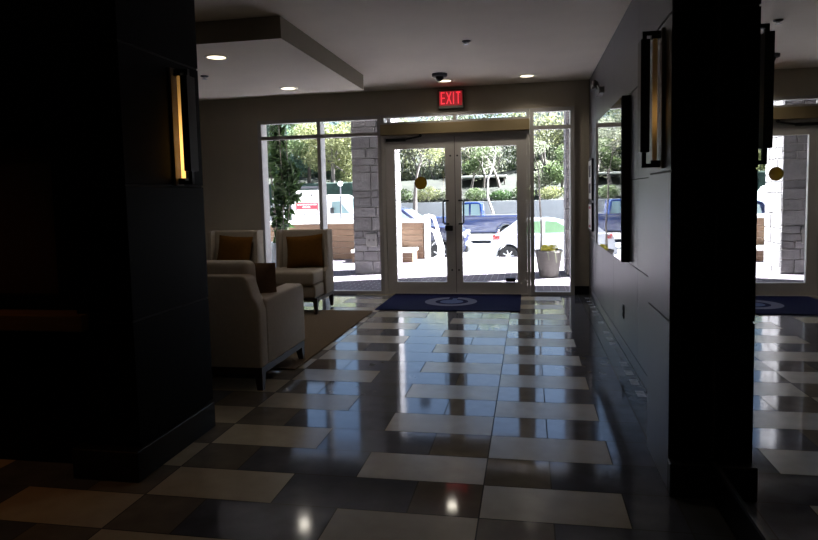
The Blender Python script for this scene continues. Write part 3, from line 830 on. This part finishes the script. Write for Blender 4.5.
def blob_tree(loc, blobs, leafm, n, lsize, seed, label, trunk_h, r=.16, group='trees beyond the street', cat='tree', name='tree'):
    rnd = random.Random(seed)
    t = thing(name, label, cat, loc, 0, group)
    bm = BM(); tube(bm, [loc, (loc[0] + .1, loc[1], loc[2] + trunk_h * .5), (loc[0], loc[1], loc[2] + trunk_h)], [r, r * .8, r * .5], 8)
    for b in blobs: tube(bm, [(loc[0], loc[1], loc[2] + trunk_h * .6), (loc[0] + b[0] * .8, loc[1] + b[1] * .8, loc[2] + b[2])], [r * .4, r * .15], 6)
    obj('trunk', bm, 'bark', t, smooth=True)
    bm = BM(); V = sum(b[3] * b[3] for b in blobs)
    for b in blobs: leaves(bm, rnd, (loc[0] + b[0], loc[1] + b[1], loc[2] + b[2]), (b[3], b[3] * .8, b[4]), int(n * b[3] * b[3] / V), lsize)
    obj('foliage', bm, leafm, t)
    return t

def shrub(loc, rad, leafm, n, lsize, seed, label, group='shrubs along the retaining wall'):
    rnd = random.Random(seed)
    t = thing('shrub', label, 'shrub', loc, 0, group)
    bm = BM()
    for k in range(5):
        a = 2 * PI * k / 5; tube(bm, [loc, (loc[0] + rad[0] * .5 * math.cos(a), loc[1] + rad[1] * .5 * math.sin(a), loc[2] + rad[2] * 1.2)], [.03, .012], 5)
    obj('stem', bm, 'twig', t)
    bm = BM(); leaves(bm, rnd, (loc[0], loc[1], loc[2] + rad[2]), rad, n, lsize); obj('foliage', bm, leafm, t)

# leafy trees in the left window
def blobs(seed, n, spread, z0, z1, r0, r1):
    rnd = random.Random(seed)
    return [(rnd.uniform(-spread, spread), rnd.uniform(-1.2, 1.2), rnd.uniform(z0, z1), rnd.uniform(r0, r1), rnd.uniform(r0, r1) * .75) for _ in range(n)]
blob_tree((-17.6, 40.5, .9), blobs(1, 9, 1.8, 2.0, 6.0, .9, 1.5), 'leaf_teal', 5200, .30, 11, 'blue-green leafy tree at the left edge of the window view', 5)
blob_tree((-14.9, 42.0, 1.2), blobs(2, 10, 2.0, 1.4, 6.4, .9, 1.6), 'leaf_mid', 5200, .30, 12, 'mid green leafy tree behind the red and white sign', 5)
blob_tree((-12.6, 40.0, .9), blobs(3, 10, 1.3, 1.6, 5.2, .8, 1.3), 'leaf_yellow', 5200, .26, 13, 'yellow-green leafy tree beside the window mullion', 4.5)
blob_tree((-10.8, 43.5, 1.5), blobs(4, 7, 1.2, 1.0, 5.4, .8, 1.3), 'leaf_mid', 3600, .28, 14, 'green tree half hidden behind the stone pier', 4.5)
# trees seen through the doors
tree((-6.75, 37.0, -.935), 7.5, .19, 'leaf_yellow', 'bark', 1500, .20, 21, 'grey-trunked tree before the retaining wall in the left door', depth=4, clump=.6)
tree((-5.0, 41.0, 1.0), 5.5, .10, 'leaf_pale', 'twig', 900, .16, 22, 'thin twiggy tree above the wall in the left door', depth=4, clump=.6)
tree((-3.9, 42.5, 1.2), 6.0, .11, None, 'twig', 0, .16, 23, 'bare twiggy tree between the two doors', depth=5)
blob_tree((-3.0, 43.0, 1.3), blobs(7, 5, .7, .9, 3.2, .5, .8), 'leaf_mid', 1700, .2, 24, 'green bush-like tree by the white carport roof', 2.6, .09)
tree((-1.72, 36.5, -.935), 8.0, .11, 'leaf_pale', 'palebark', 700, .16, 25, 'slim pale-barked tree in the right door', depth=4, lean=(-.05, 0), clump=.6)
tree((-.7, 42.0, 1.2), 6.0, .10, None, 'twig', 0, .16, 26, 'bare brown tree behind the pale-barked tree', depth=5)
tree((-8.6, 43.0, 1.3), 6.5, .12, 'leaf_pale', 'twig', 1300, .18, 27, 'twiggy pale green tree at the left edge of the left door', depth=4, clump=.6)
tree((-1.9, 44.0, 1.5), 6.0, .12, 'leaf_pale', 'twig', 1200, .18, 35, 'twiggy tree on the slope behind the carport', depth=4, clump=.7)
# trees in the sidelight
blob_tree((2.05, 41.5, 1.1), blobs(8, 6, .9, .8, 3.6, .55, .95), 'leaf_mid', 2400, .22, 28, 'bright green leafy tree in the sidelight, right half', 3.2, .1)
blob_tree((.95, 41.0, 1.0), blobs(9, 6, .55, .8, 4.2, .45, .8), 'leaf_pale', 1900, .2, 29, 'pale green tree in the sidelight, left half', 3.4, .1)
tree((.2, 40.5, 1.0), 6.5, .12, 'leaf_yellow', 'palebark', 900, .17, 30, 'tall thin tree at the left edge of the sidelight', depth=4, clump=.6)
for i, (x, y, r, h, m, lab) in enumerate((
        (-7.9, 39.2, .8, .45, 'leaf_mid', 'mid green shrub on the wall top at the left door edge'),
        (-6.2, 39.0, .9, .5, 'leaf_yellow', 'yellow-green shrub on the wall top below the amber sticker'),
        (-4.9, 39.3, .8, .42, 'leaf_pale', 'pale shrub on the wall top left of the door stiles'),
        (-3.2, 39.2, .7, .4, 'leaf_mid', 'mid green shrub on the wall top under the carport'),
        (-1.6, 39.0, .75, .32, 'leaf_dark', 'dark low shrub on the wall top by the pale trunk'),
        (-.3, 39.1, .7, .45, 'leaf_mid', 'green shrub on the wall top behind the right door edge'),
        (1.3, 39.0, .8, .4, 'leaf_yellow', 'yellow-green shrub on the wall top in the sidelight'),
        (2.6, 39.2, .7, .5, 'leaf_mid', 'mid green shrub on the wall top at the sidelight right edge'))):
    shrub((x, y, .95), (r, .5, h), m, 900, .15, 40 + i, lab)
def woodland():
    rnd = random.Random(99); bm = BM()
    def hz(y): return .75 + 9 * (max(0, (y - 38.3)) / 60) ** .846
    for k in range(130):
        x = -27 + 36 * (k + rnd.random()) / 130; y = rnd.uniform(49.0, 50.0); z = hz(y) - (.8 if k % 2 else 1.2)
        h = rnd.uniform(1.2, 6.2) if k % 2 else rnd.uniform(.2, 2.2)
        n0 = len(bm.faces)
        leaves(bm, rnd, (x, y, z + h), (rnd.uniform(1.2, 2.0), .9, rnd.uniform(1.0, 1.8)), 420 if x > -12.5 else 620, .30)
        bm.faces.ensure_lookup_table()
        mi = rnd.choice((0, 0, 1, 2) if x < -12.5 else (1, 2, 3, 3))
        for i in range(n0, len(bm.faces)): bm.faces[i].material_index = mi
    n0 = len(bm.faces)
    for k in range(60):
        x = rnd.uniform(-13, 4); y = rnd.uniform(48.4, 49.8)
        branch(bm, rnd, Vector((x, y, hz(y) - .2)), Vector((rnd.gauss(0, .15), 0, 1)).normalized(), rnd.uniform(1.4, 2.8), rnd.uniform(.03, .07), 3, [], .5, 5)
    bm.faces.ensure_lookup_table()
    for i in range(n0, len(bm.faces)): bm.faces[i].material_index = 4
    o = obj('woodland', bm, ['leaf_teal', 'leaf_mid', 'leaf_yellow', 'leaf_pale', 'twig'])
    tag(o, 'dense mass of pale leaves and bare twigs covering the hillside', 'woodland', None, 'stuff')
woodland()
# dark clipped hedge behind the van
t = thing('hedge', 'dark blue-green clipped hedge behind the white van', 'hedge', (-12.5, 38.9, .93))
bm = BM(); box(bm, -20, -9.6, 38.46, 39.5, .2, 2.3, .15, 3); obj('core', bm, 'hedge', t)
bm = BM(); rnd = random.Random(77)
for k in range(14): leaves(bm, rnd, (-19.6 + .76 * k, 39.0, 1.45), (.6, .5, .95), 320, .14)
obj('foliage', bm, 'leaf_dark', t)

# carport, fence and house
t = thing('carport', 'low carport with a white roof edge among the trees', 'carport', (-3.3, 46.0, 1.6))
bm = BM(); box(bm, -4.85, -1.5, 44.8, 47.2, 2.52, 2.66, .02); obj('roof', bm, 'whitepaint', t)
for x in (-4.7, -1.65):
    for y in (45, 47):
        bm = BM(); box(bm, x - .05, x + .05, y - .05, y + .05, 1.2, 2.52); obj('post', bm, 'twig', t)
bm = BM(); box(bm, -4.6, -1.75, 47.05, 47.12, 1.25, 2.45); obj('back_screen', bm, 'graywall', t)
t = thing('house', 'pale house with grey roof high above the trees at right', 'house', (3.2, 54.5, 2.5))
bm = BM(); box(bm, .6, 6.5, 52.5, 57.5, 2.0, 8.6); obj('wall', bm, 'house', t)
for x in (1.0, 2.0, 3.0, 4.4):
    bm = BM(); box(bm, x, x + .75, 52.45, 52.49, 6.6, 7.9); w = obj('window', bm, 'whitepaint', t)
    bm = BM(); box(bm, x + .06, x + .69, 52.43, 52.449, 6.66, 7.84); obj('pane', bm, 'housewin', w)
bm = BM(); prism(bm, [(.2, 5.5), (6.9, 5.5), (6.9, 5.6), (3.6, 6.3), (.2, 5.6)], 51.7, 52.5, 'XZ'); prism(bm, [(.2, 8.6), (6.9, 8.6), (3.5, 10.2)], 52.1, 57.9, 'XZ'); obj('roof', bm, 'roof', t)

# ------------------------------------------------------------------ pots and plants near the doors
def build_pot():
    t = thing('planter_pot', 'round clay planter with yellow-green plants and a slim young tree by the sidelight', 'potted plant', (.31, 10.42, -.01))
    bm = BM(); lathe(bm, [(.145, -.009), (.15, .0), (.17, .12), (.195, .30), (.21, .385), (.222, .39), (.222, .425), (.195, .425), (.19, .39), (.02, .388)], (.31, 10.42, 0), 'Z', 40)
    obj('pot', bm, 'pot', t, smooth=True)
    bm = BM(); lathe(bm, [(.188, .385), (.188, .395), (.1, .405)], (.31, 10.42, 0), 'Z', 28); obj('soil', bm, 'soil', t)
    rnd = random.Random(9); bm = BM()
    for k in range(12):
        a = rnd.uniform(0, 2 * PI); r = rnd.uniform(.02, .17)
        leaves(bm, rnd, (.31 + r * math.cos(a), 10.42 + r * math.sin(a), .45), (.06, .06, .055), 70, .035)
    obj('groundcover', bm, 'flower', t)
    bm = BM(); rnd = random.Random(10)
    for k in range(3):
        a = -PI / 2 + .5 * k - .1; pts = [(.31 + .2 * math.cos(a), 10.42 + .2 * math.sin(a), .43), (.31 + .235 * math.cos(a), 10.42 + .235 * math.sin(a), .40), (.31 + .235 * math.cos(a + .1), 10.42 + .235 * math.sin(a + .1), .28 - .04 * k)]
        tube(bm, pts, .006, 6)
    obj('trailing_stem', bm, 'leaf_pale', t)
    bm = BM(); tips = []
    tube(bm, [(.19, 10.45, .39), (.20, 10.46, .8), (.175, 10.46, 1.2), (.165, 10.46, 1.6)], [.017, .015, .013, .011], 8)
    rnd = random.Random(12)
    branch(bm, rnd, Vector((.165, 10.46, 1.6)), Vector((.02, 0, 1)), .5, .010, 2, tips, .45, 6)
    obj('young_trunk', bm, 'palebark', t, smooth=True)
    bm = BM()
    for p, d in tips: leaves(bm, rnd, p, (.09, .09, .09), 9, .04)
    obj('young_leaves', bm, 'leaf_pale', t)
build_pot()
def build_left_pot():
    t = thing('tall_planter', 'tall blue-grey planter with a dark leafy climber behind the wing chairs', 'potted plant', (-3.95, 9.75, -.01))
    bm = BM()
    lathe(bm, [(.15, -.009), (.16, 0), (.20, .55), (.215, .60), (.215, .64), (.19, .64), (.185, .60), (.02, .59)], (-3.95, 9.75, 0), 'Z', 32); obj('pot', bm, 'potblue', t, smooth=True)
    bm = BM(); rnd = random.Random(15)
    st = []
    for k in range(7):
        a = 2 * PI * k / 7; top = (-3.98 + .16 * math.cos(a), 9.75 + .16 * math.sin(a), rnd.uniform(1.7, 2.7))
        tube(bm, [(-3.95 + .08 * math.cos(a), 9.75 + .08 * math.sin(a), .58), (-3.96 + .17 * math.cos(a), 9.75 + .15 * math.sin(a), 1.3), top], [.012, .009, .005], 6); st.append(top)
    obj('stem', bm, 'twig', t)
    bm = BM()
    for z, r, n in ((.72, .13, 30), (.9, .15, 40), (1.12, .19, 60), (1.35, .24, 85), (1.55, .25, 85), (1.75, .22, 70), (1.95, .17, 50), (2.2, .13, 40), (2.45, .12, 30), (2.65, .10, 20)):
        leaves(bm, rnd, (-3.92 + (.07 if 1.2 < z < 1.8 else -.03), 9.75, z), (r, r, .14), n, .2, -.3)
    obj('foliage', bm, 'leaf_dark', t)
build_left_pot()

# ------------------------------------------------------------------ vehicles
def arc(cx, cz, r, a0, a1, n=9):
    return [(cx + r * math.cos(math.radians(a0 + (a1 - a0) * k / n)), cz + r * math.sin(math.radians(a0 + (a1 - a0) * k / n))) for k in range(n + 1)]

def wheel(t, x, y, r, side, rim_m='rim'):
    w = .21
    bm = BM(); lathe(bm, [(r * .62, -w / 2), (r * .92, -w / 2), (r, -w / 2 + .03), (r, w / 2 - .03), (r * .92, w / 2), (r * .62, w / 2)], (x, y, r), 'Y', 32)
    wh = obj('wheel', bm, 'tyre', t, local=True, smooth=True)
    bm = BM(); yo = y + side * (w / 2 - .015)
    lathe(bm, [(r * .62, yo - .03 * side), (r * .64, yo), (r * .56, yo + .004 * side), (r * .54, yo - .02 * side), (r * .2, yo - .025 * side)], (x, 0, r), 'Y', 32)
    for k in range(7):
        a = 2 * PI * k / 7
        d = Vector((math.cos(a), 0, math.sin(a))); c = Vector((x, yo + .004 * side, r))
        tube(bm, [c + d * r * .12, c + d * r * .57], [r * .10, r * .07], 5)
    lathe(bm, [(r * .16, yo - .02 * side), (r * .16, yo + .02 * side)], (x, 0, r), 'Y', 16)
    obj('wheel_rim', bm, rim_m, wh, local=True)

def cabin(t, side_poly, wb, wt, z0, z1, paint, name='cabin'):
    # side profile whose half-width shrinks from wb at z0 to wt at z1
    bm = BM()
    def hw(z): return (wb + (wt - wb) * (z - z0) / (z1 - z0)) / 2
    A = [bm.verts.new((x, -hw(z), z)) for x, z in side_poly]; B = [bm.verts.new((x, hw(z), z)) for x, z in side_poly]
    n = len(side_poly); bm.faces.new(A); bm.faces.new(list(reversed(B)))
    for k in range(n): bm.faces.new((A[k], B[k], B[(k + 1) % n], A[(k + 1) % n]))
    bmesh.ops.recalc_face_normals(bm, faces=list(bm.faces))
    bmesh.ops.bevel(bm, geom=list(bm.edges), offset=.035, segments=3, profile=.5, affect='EDGES')
    return obj(name, bm, paint, t, local=True, smooth=True), hw

def side_window(t, poly, hw, side, m, name='side_window'):
    bm = BM(); o = .006
    A = [bm.verts.new((x, side * (hw(z) + o), z)) for x, z in poly]; B = [bm.verts.new((x, side * (hw(z) - .03), z)) for x, z in poly]
    n = len(poly); bm.faces.new(A); bm.faces.new(list(reversed(B)))
    for k in range(n): bm.faces.new((A[k], B[k], B[(k + 1) % n], A[(k + 1) % n]))
    bmesh.ops.recalc_face_normals(bm, faces=list(bm.faces))
    return obj(name, bm, m, t, local=True)

def screen(t, p0, p1, hw, m, name, inset=.06, off=.008):
    # a pane between side-profile points p0 (low) and p1 (high)
    (xa, za), (xb, zb) = p0, p1
    d = Vector((xb - xa, zb - za)).normalized(); n = Vector((-d.y, d.x))
    if n.y < 0: n = -n
    bm = BM(); vs = []
    for o in (off, -.02):
        for (x, z) in (p0, p1):
            w = hw(z) - inset
            vs.append([bm.verts.new((x + n.x * o, -w, z + n.y * o)), bm.verts.new((x + n.x * o, w, z + n.y * o))])
    a, b, c, e = vs
    for f in ((a[0], a[1], b[1], b[0]), (c[0], e[0], e[1], c[1]), (a[0], b[0], e[0], c[0]), (a[1], c[1], e[1], b[1]), (a[0], c[0], c[1], a[1]), (b[0], b[1], e[1], e[0])): bm.faces.new(f)
    bmesh.ops.recalc_face_normals(bm, faces=list(bm.faces))
    return obj(name, bm, m, t, local=True)

def lbox(t, name, m, *a, bev=.01):
    bm = BM(); box(bm, *a, bev); return obj(name, bm, m, t, local=True, smooth=True)

SZ = -.935
def hatchback():
    t = thing('hatchback', 'white hatchback parked with its tail towards the right door', 'car', (-1.20, 21.2, SZ), math.radians(-3))
    r, W = .315, 1.70
    ax1, ax2 = .60, 3.12
    lo = [(.04, .30), (.0, .48), (.02, .72), (.10, .92), (.22, 1.0), (1.2, 1.0), (2.75, .99), (3.4, .90), (3.85, .75), (4.02, .55), (4.02, .28), (3.9, .2)]
    lo += [(ax2 + .37, .2)] + arc(ax2, r, .37, 0, 180) + [(ax2 - .37, .2), (ax1 + .37, .2)] + arc(ax1, r, .37, 0, 180) + [(ax1 - .37, .24)]
    bm = BM(); prism(bm, lo, -W / 2, W / 2, 'XZ', .03, 3); obj('body', bm, 'whitecar', t, local=True, smooth=True)
    _, hw = cabin(t, [(.20, .96), (.88, 1.44), (1.3, 1.48), (1.9, 1.47), (2.35, 1.36), (3.0, .96)], W - .06, W - .42, .96, 1.48, 'whitecar')
    for s in (-1, 1):
        side_window(t, [(.98, 1.05), (1.28, 1.38), (1.62, 1.40), (1.62, 1.03)], hw, s, 'greenreflect')
        side_window(t, [(1.74, 1.03), (1.74, 1.40), (2.1, 1.37), (2.66, 1.05)], hw, s, 'greenreflect')
        wheel(t, ax1, s * (W / 2 - .10), r, s); wheel(t, ax2, s * (W / 2 - .10), r, s)
        lbox(t, 'tail_light', 'redlamp', .10, .36, s * (W / 2 - .10) - .10, s * (W / 2 - .10) + .115, .80, .98, bev=.03)
        lbox(t, 'wing_mirror', 'whitecar', 2.55, 2.72, s * (W / 2 + .06) - .08, s * (W / 2 + .06) + .08, 1.0, 1.12, bev=.03)
        lbox(t, 'headlight', 'amberlamp', 3.7, 3.96, s * (W / 2 - .2) - .12, s * (W / 2 - .2) + .12, .62, .76, bev=.03)
        lbox(t, 'door_handle', 'whitecar', 1.72, 1.88, s * (W / 2 + .01) - .015, s * (W / 2 + .01) + .015, .90, .925, bev=.005)
    screen(t, (.30, 1.035), (.80, 1.385), hw, 'carglass', 'rear_window'); screen(t, (2.92, 1.02), (2.42, 1.32), hw, 'skyglass', 'windscreen')
    lbox(t, 'bumper', 'whitecar', -.05, .25, -W / 2 + .06, W / 2 - .06, .34, .56, bev=.04)
    lbox(t, 'number_plate', 'whitepaint', -.02, .04, -.26, .26, .60, .72, bev=.004)
hatchback()

def suv():
    t = thing('suv', 'dark navy suv behind the cedar wall in the left door', 'car', (-5.65, 21.3, SZ))
    r, W = .37, 1.86; ax1, ax2 = .70, 2.80
    lo = [(.02, .42), (.0, .75), (.05, 1.2), (.12, 1.27), (2.2, 1.30), (2.85, 1.27), (3.4, 1.17), (3.62, .95), (3.65, .55), (3.55, .38)]
    lo += [(ax2 + .45, .32)] + arc(ax2, r, .45, 0, 180) + [(ax2 - .45, .32), (ax1 + .45, .32)] + arc(ax1, r, .45, 0, 180) + [(ax1 - .45, .36)]
    bm = BM(); prism(bm, lo, -W / 2, W / 2, 'XZ', .04, 3); obj('body', bm, 'navypaint', t, local=True, smooth=True)
    _, hw = cabin(t, [(.12, 1.24), (.32, 1.86), (.5, 1.92), (1.25, 1.92), (1.55, 1.86), (2.35, 1.26)], W - .06, W - .42, 1.24, 1.92, 'navypaint')
    for s in (-1, 1):
        side_window(t, [(.35, 1.32), (.45, 1.8), (.62, 1.83), (.62, 1.32)], hw, s, 'skyglass')
        side_window(t, [(.70, 1.32), (.70, 1.83), (1.2, 1.83), (1.2, 1.32)], hw, s, 'skyglass')
        side_window(t, [(1.28, 1.32), (1.28, 1.82), (1.48, 1.80), (2.08, 1.35)], hw, s, 'skyglass')
        wheel(t, ax1, s * (W / 2 - .11), r, s); wheel(t, ax2, s * (W / 2 - .11), r, s)
        bm = BM(); pts = [(x, s * (W / 2 + .005), z) for x, z in arc(ax2, r, .47, 0, 180)]; tube(bm, pts, .03, 6); obj('wheel_arch', bm, 'trim', t, local=True)
        lbox(t, 'headlight', 'amberlamp', 3.4, 3.63, s * (W / 2 - .2) - .14, s * (W / 2 - .2) + .14, .88, 1.06, bev=.03)
        lbox(t, 'wing_mirror', 'navypaint', 1.95, 2.11, s * (W / 2 + .1) - .1, s * (W / 2 + .1) + .1, 1.28, 1.45, bev=.03)
    screen(t, (2.27, 1.33), (1.61, 1.82), hw, 'skyglass', 'windscreen'); screen(t, (.15, 1.34), (.28, 1.78), hw, 'carglass', 'rear_window')
    lbox(t, 'bumper', 'trim', 3.5, 3.72, -W / 2 + .06, W / 2 - .06, .42, .64, bev=.04)
suv()

def pickup():
    # faces -X: built nose at x = 0, tail at x = 5.6
    t = thing('pickup_truck', 'blue pickup truck facing left across the street', 'pickup truck', (-5.45, 30.95, SZ))
    r, W = .38, 1.9; ax1, ax2 = .95, 4.42
    lo = [(.0, .5), (-.02, .95), (.08, 1.12), (.5, 1.20), (1.6, 1.24), (2.4, 1.25), (3.28, 1.25), (3.30, 1.27), (5.58, 1.27), (5.6, .6), (5.5, .52)]
    tail = [(ax2 + .48, .50)] + arc(ax2, r + .04, .48, 0, 180) + [(ax2 - .48, .48), (ax1 + .48, .48)] + arc(ax1, r + .04, .48, 0, 180) + [(ax1 - .48, .50)]
    bm = BM(); prism(bm, lo + tail, -W / 2, W / 2, 'XZ', .03, 3); obj('body', bm, 'bluepaint', t, local=True, smooth=True)
    _, hw = cabin(t, [(1.55, 1.22), (2.25, 1.86), (2.5, 1.92), (3.1, 1.92), (3.25, 1.86), (3.32, 1.22)], W - .08, W - .42, 1.22, 1.92, 'bluepaint')
    for s in (-1, 1):
        side_window(t, [(1.85, 1.30), (2.36, 1.80), (2.66, 1.83), (2.66, 1.30)], hw, s, 'skyglass')
        side_window(t, [(2.76, 1.30), (2.76, 1.83), (3.15, 1.82), (3.2, 1.30)], hw, s, 'skyglass')
        wheel(t, ax1, s * (W / 2 - .12), r, s); wheel(t, ax2, s * (W / 2 - .12), r, s)
        bm = BM(); tube(bm, [(x, s * (W / 2 + .012), z) for x, z in arc(ax2, r + .04, .50, 0, 180)], .035, 6); obj('wheel_arch', bm, 'bluepaint', t, local=True)
        lbox(t, 'tail_light', 'redlamp', 5.48, 5.61, s * (W / 2 - .05) - .06, s * (W / 2 - .05) + .06, .95, 1.2, bev=.02)
        lbox(t, 'headlight', 'amberlamp', -.04, .12, s * (W / 2 - .22) - .14, s * (W / 2 - .22) + .14, .85, 1.02, bev=.02)
        lbox(t, 'running_board', 'trim', 1.5, 3.9, s * (W / 2 - .02) - .06, s * (W / 2 - .02) + .06, .42, .48, bev=.01)
    bm = BM(); box(bm, 3.4, 5.5, -W / 2 + .12, W / 2 - .12, 1.272, 1.285); obj('bed_cover', bm, 'trim', t, local=True)
    lbox(t, 'bumper', 'rim', 5.55, 5.72, -W / 2 + .05, W / 2 - .05, .5, .68, bev=.03)
    screen(t, (1.62, 1.29), (2.2, 1.81), hw, 'skyglass', 'windscreen')
pickup()

def van():
    t = thing('van', 'white van parked behind the hanging sign in the left window', 'van', (-12.6, 31.0, SZ))
    r, W = .35, 1.9; ax1, ax2 = .85, 3.75
    lo = [(.0, .4), (.0, 2.3), (.1, 2.4), (3.35, 2.42), (3.6, 2.36), (4.25, 1.42), (4.8, 1.2), (4.9, .8), (4.9, .42)]
    lo += [(ax2 + .43, .36)] + arc(ax2, r, .43, 0, 180) + [(ax2 - .43, .36), (ax1 + .43, .36)] + arc(ax1, r, .43, 0, 180) + [(ax1 - .43, .38)]
    bm = BM(); prism(bm, lo, -W / 2, W / 2, 'XZ', .04, 3); obj('body', bm, 'whitepaint', t, local=True, smooth=True)
    hw = lambda z: W / 2
    for s in (-1, 1):
        side_window(t, [(3.1, 1.5), (3.1, 2.1), (3.5, 2.1), (4.0, 1.5)], hw, s, 'skyglass')
        wheel(t, ax1, s * (W / 2 - .11), r, s); wheel(t, ax2, s * (W / 2 - .11), r, s)
        lbox(t, 'wing_mirror', 'trim', 3.05, 3.2, s * (W / 2 + .08) - .08, s * (W / 2 + .08) + .08, 1.5, 1.8, bev=.02)
        lbox(t, 'headlight', 'amberlamp', 4.78, 4.92, s * (W / 2 - .22) - .12, s * (W / 2 - .22) + .12, .85, 1.05, bev=.02)
    screen(t, (4.2, 1.5), (3.66, 2.28), hw, 'skyglass', 'windscreen', inset=.12)
van()

# hanging street sign and lamp
def street_sign():
    t = thing('hanging_sign', 'white hanging sign with a red lettered panel on a dark post', 'sign', (-7.75, 20.0, SZ))
    bm = BM(); box(bm, -7.80, -7.71, 19.95, 20.05, SZ, 1.80, .005); obj('post', bm, 'signdark', t)
    bm = BM(); box(bm, -7.95, -6.5, 19.96, 20.04, 1.66, 1.73, .005); obj('arm', bm, 'signdark', t)
    bm = BM(); tube(bm, [(-7.5, 20, 1.66), (-7.5, 20, 1.61)], .01, 6); tube(bm, [(-6.8, 20, 1.66), (-6.8, 20, 1.61)], .01, 6); obj('hanger', bm, 'signdark', t)
    bm = BM(); box(bm, -7.62, -6.70, 19.98, 20.02, .60, 1.61, .004); b = obj('board', bm, 'whitepaint', t)
    bm = BM(); box(bm, -7.55, -6.79, 19.972, 19.979, .93, 1.20); p = obj('red_panel', bm, 'signred', b)
    bm = BM(); rnd = random.Random(4)
    for row, z in ((0, 1.135), (1, 1.05), (2, .962)):
        x = (-7.50, -7.32, -7.52)[row]; xe = (-6.84, -7.02, -6.82)[row]
        while x < xe - .03:
            w = min(rnd.uniform(.05, .14), xe - x); box(bm, x, x + w, 19.967, 19.9715, z - .02, z + .02); x += w + .02
    obj('lettering', bm, 'whitepaint', p)
    bm = BM(); lathe(bm, [(.035, 19.979), (.035, 19.972)], (-7.0, 0, 1.44), 'Y', 12); obj('emblem', bm, 'signdark', b)
    bm = BM()
    for k in range(9):
        a = math.radians(200 + 140 * k / 8); box(bm, -7.05 + .26 * math.cos(a) - .022, -7.05 + .26 * math.cos(a) + .022, 19.973, 19.979, .87 + .12 * math.sin(a) - .02, .87 + .12 * math.sin(a) + .02)
    obj('dark_lettering', bm, 'signdark', b)
street_sign()
t = thing('globe_lamp', 'white globe street lamp on a thin post in front of the hedge', 'street lamp', (-8.43, 28.0, SZ))
bm = BM(); tube(bm, [(-8.43, 28, SZ), (-8.43, 28, 1.86)], [.045, .03], 10); obj('post', bm, 'signdark', t, smooth=True)
bm = BM(); lathe(bm, [(.12 * math.cos(a * PI / 20), 1.97 + .12 * math.sin(a * PI / 20)) for a in range(-9, 10)], (-8.43, 28, 0), 'Z', 24); obj('globe', bm, 'globe', t, smooth=True)

# ------------------------------------------------------------------ light
w = bpy.data.worlds.new('world'); SC.world = w; w.use_nodes = True
nt = w.node_tree; bg = nt.nodes['Background']
sky = nt.nodes.new('ShaderNodeTexSky'); sky.sky_type = 'NISHITA'; sky.sun_disc = False
sky.sun_elevation = math.radians(46); sky.sun_rotation = math.radians(60); sky.air_density = 1.0; sky.dust_density = 1.5
nt.links.new(sky.outputs[0], bg.inputs[0]); bg.inputs[1].default_value = .17
sd = bpy.data.lights.new('sun', 'SUN'); sd.energy = 62.0; sd.angle = math.radians(.6); sd.color = (1., .98, .96)
so = bpy.data.objects.new('sun', sd); COL.objects.link(so); so.location = (10, 20, 20)
so.rotation_euler = Vector((.62, .25, .72)).to_track_quat('Z', 'Y').to_euler()

def lamp(name, kind, loc, energy, col, **k):
    d = bpy.data.lights.new(name, kind); d.energy = energy; d.color = col
    for a, b in k.items(): setattr(d, a, b)
    o = bpy.data.objects.new(name, d); COL.objects.link(o); o.location = loc; return o
for i, (x, y, z) in enumerate(((-2.68, 5.28, 2.57), (-2.67, 6.96, 2.57), (-1.02, 8.02, 2.745), (-.01, 8.0, 2.745))):
    lamp('downlight_beam', 'SPOT', (x, y, z), 8, (1., .88, .72), spot_size=math.radians(140), spot_blend=.6, shadow_soft_size=.06)
# warm downlight of the reception area, out of frame to the left
d5 = copy_tree(d0, (-3.0, 2.0, CZ - .0005), 'recessed downlight over the reception ledge at far left')
lamp('downlight_beam', 'SPOT', (-3.0, 2.0, 2.745), 6, (1., .34, .04), spot_size=math.radians(80), spot_blend=.9, shadow_soft_size=.06)
for x, y, e in ((-.55, 3.9, 3), (-.55, 1.2, .7)):  # downlights added out of view to brighten the corridor floor
    copy_tree(d0, (x, y, CZ - .0005), 'unseen added downlight over the corridor, %s the pillar' % ('level with' if y > 3 else 'short of'))
    lamp('downlight_beam', 'SPOT', (x, y, 2.745), e * 1.3, (1., .72, .42), spot_size=math.radians(140), spot_blend=.6, shadow_soft_size=.06)
# daylight sampling helpers at the glazing (portals add no light)
pa = lamp('window_portal', 'AREA', (-1.57, 8.66, 1.2), 1, (1, 1, 1), shape='RECTANGLE', size=4.3, size_y=2.45)
pa.rotation_euler = (math.radians(-90), 0, 0); pa.data.cycles.is_portal = True

# ------------------------------------------------------------------ camera
f, yaw, pitch, roll = 635.63, .1872, .0775, -.0224
H = 1.33524
F = Vector((-math.sin(yaw) * math.cos(pitch), math.cos(yaw) * math.cos(pitch), -math.sin(pitch)))
Rt = Vector((math.cos(yaw), math.sin(yaw), 0)); Up = Rt.cross(F)
r = math.cos(roll) * Rt + math.sin(roll) * Up; u = -math.sin(roll) * Rt + math.cos(roll) * Up
cd = bpy.data.cameras.new('camera'); co = bpy.data.objects.new('camera', cd); COL.objects.link(co)
mw = Matrix((r, u, -F)).transposed().to_4x4(); mw.translation = Vector((0, 0, H)); co.matrix_world = mw
cd.sensor_fit = 'HORIZONTAL'; cd.sensor_width = 36; cd.lens = 36 * f / 818
cd.shift_y = -(270 - 245.59) / 818
cd.clip_start = .02; cd.clip_end = 400
SC.camera = co
vs = SC.view_settings; vs.view_transform = 'Standard'; vs.look = 'None'; vs.gamma = 1; vs.exposure = .7
try: vs.use_curve_mapping = False
except Exception: pass
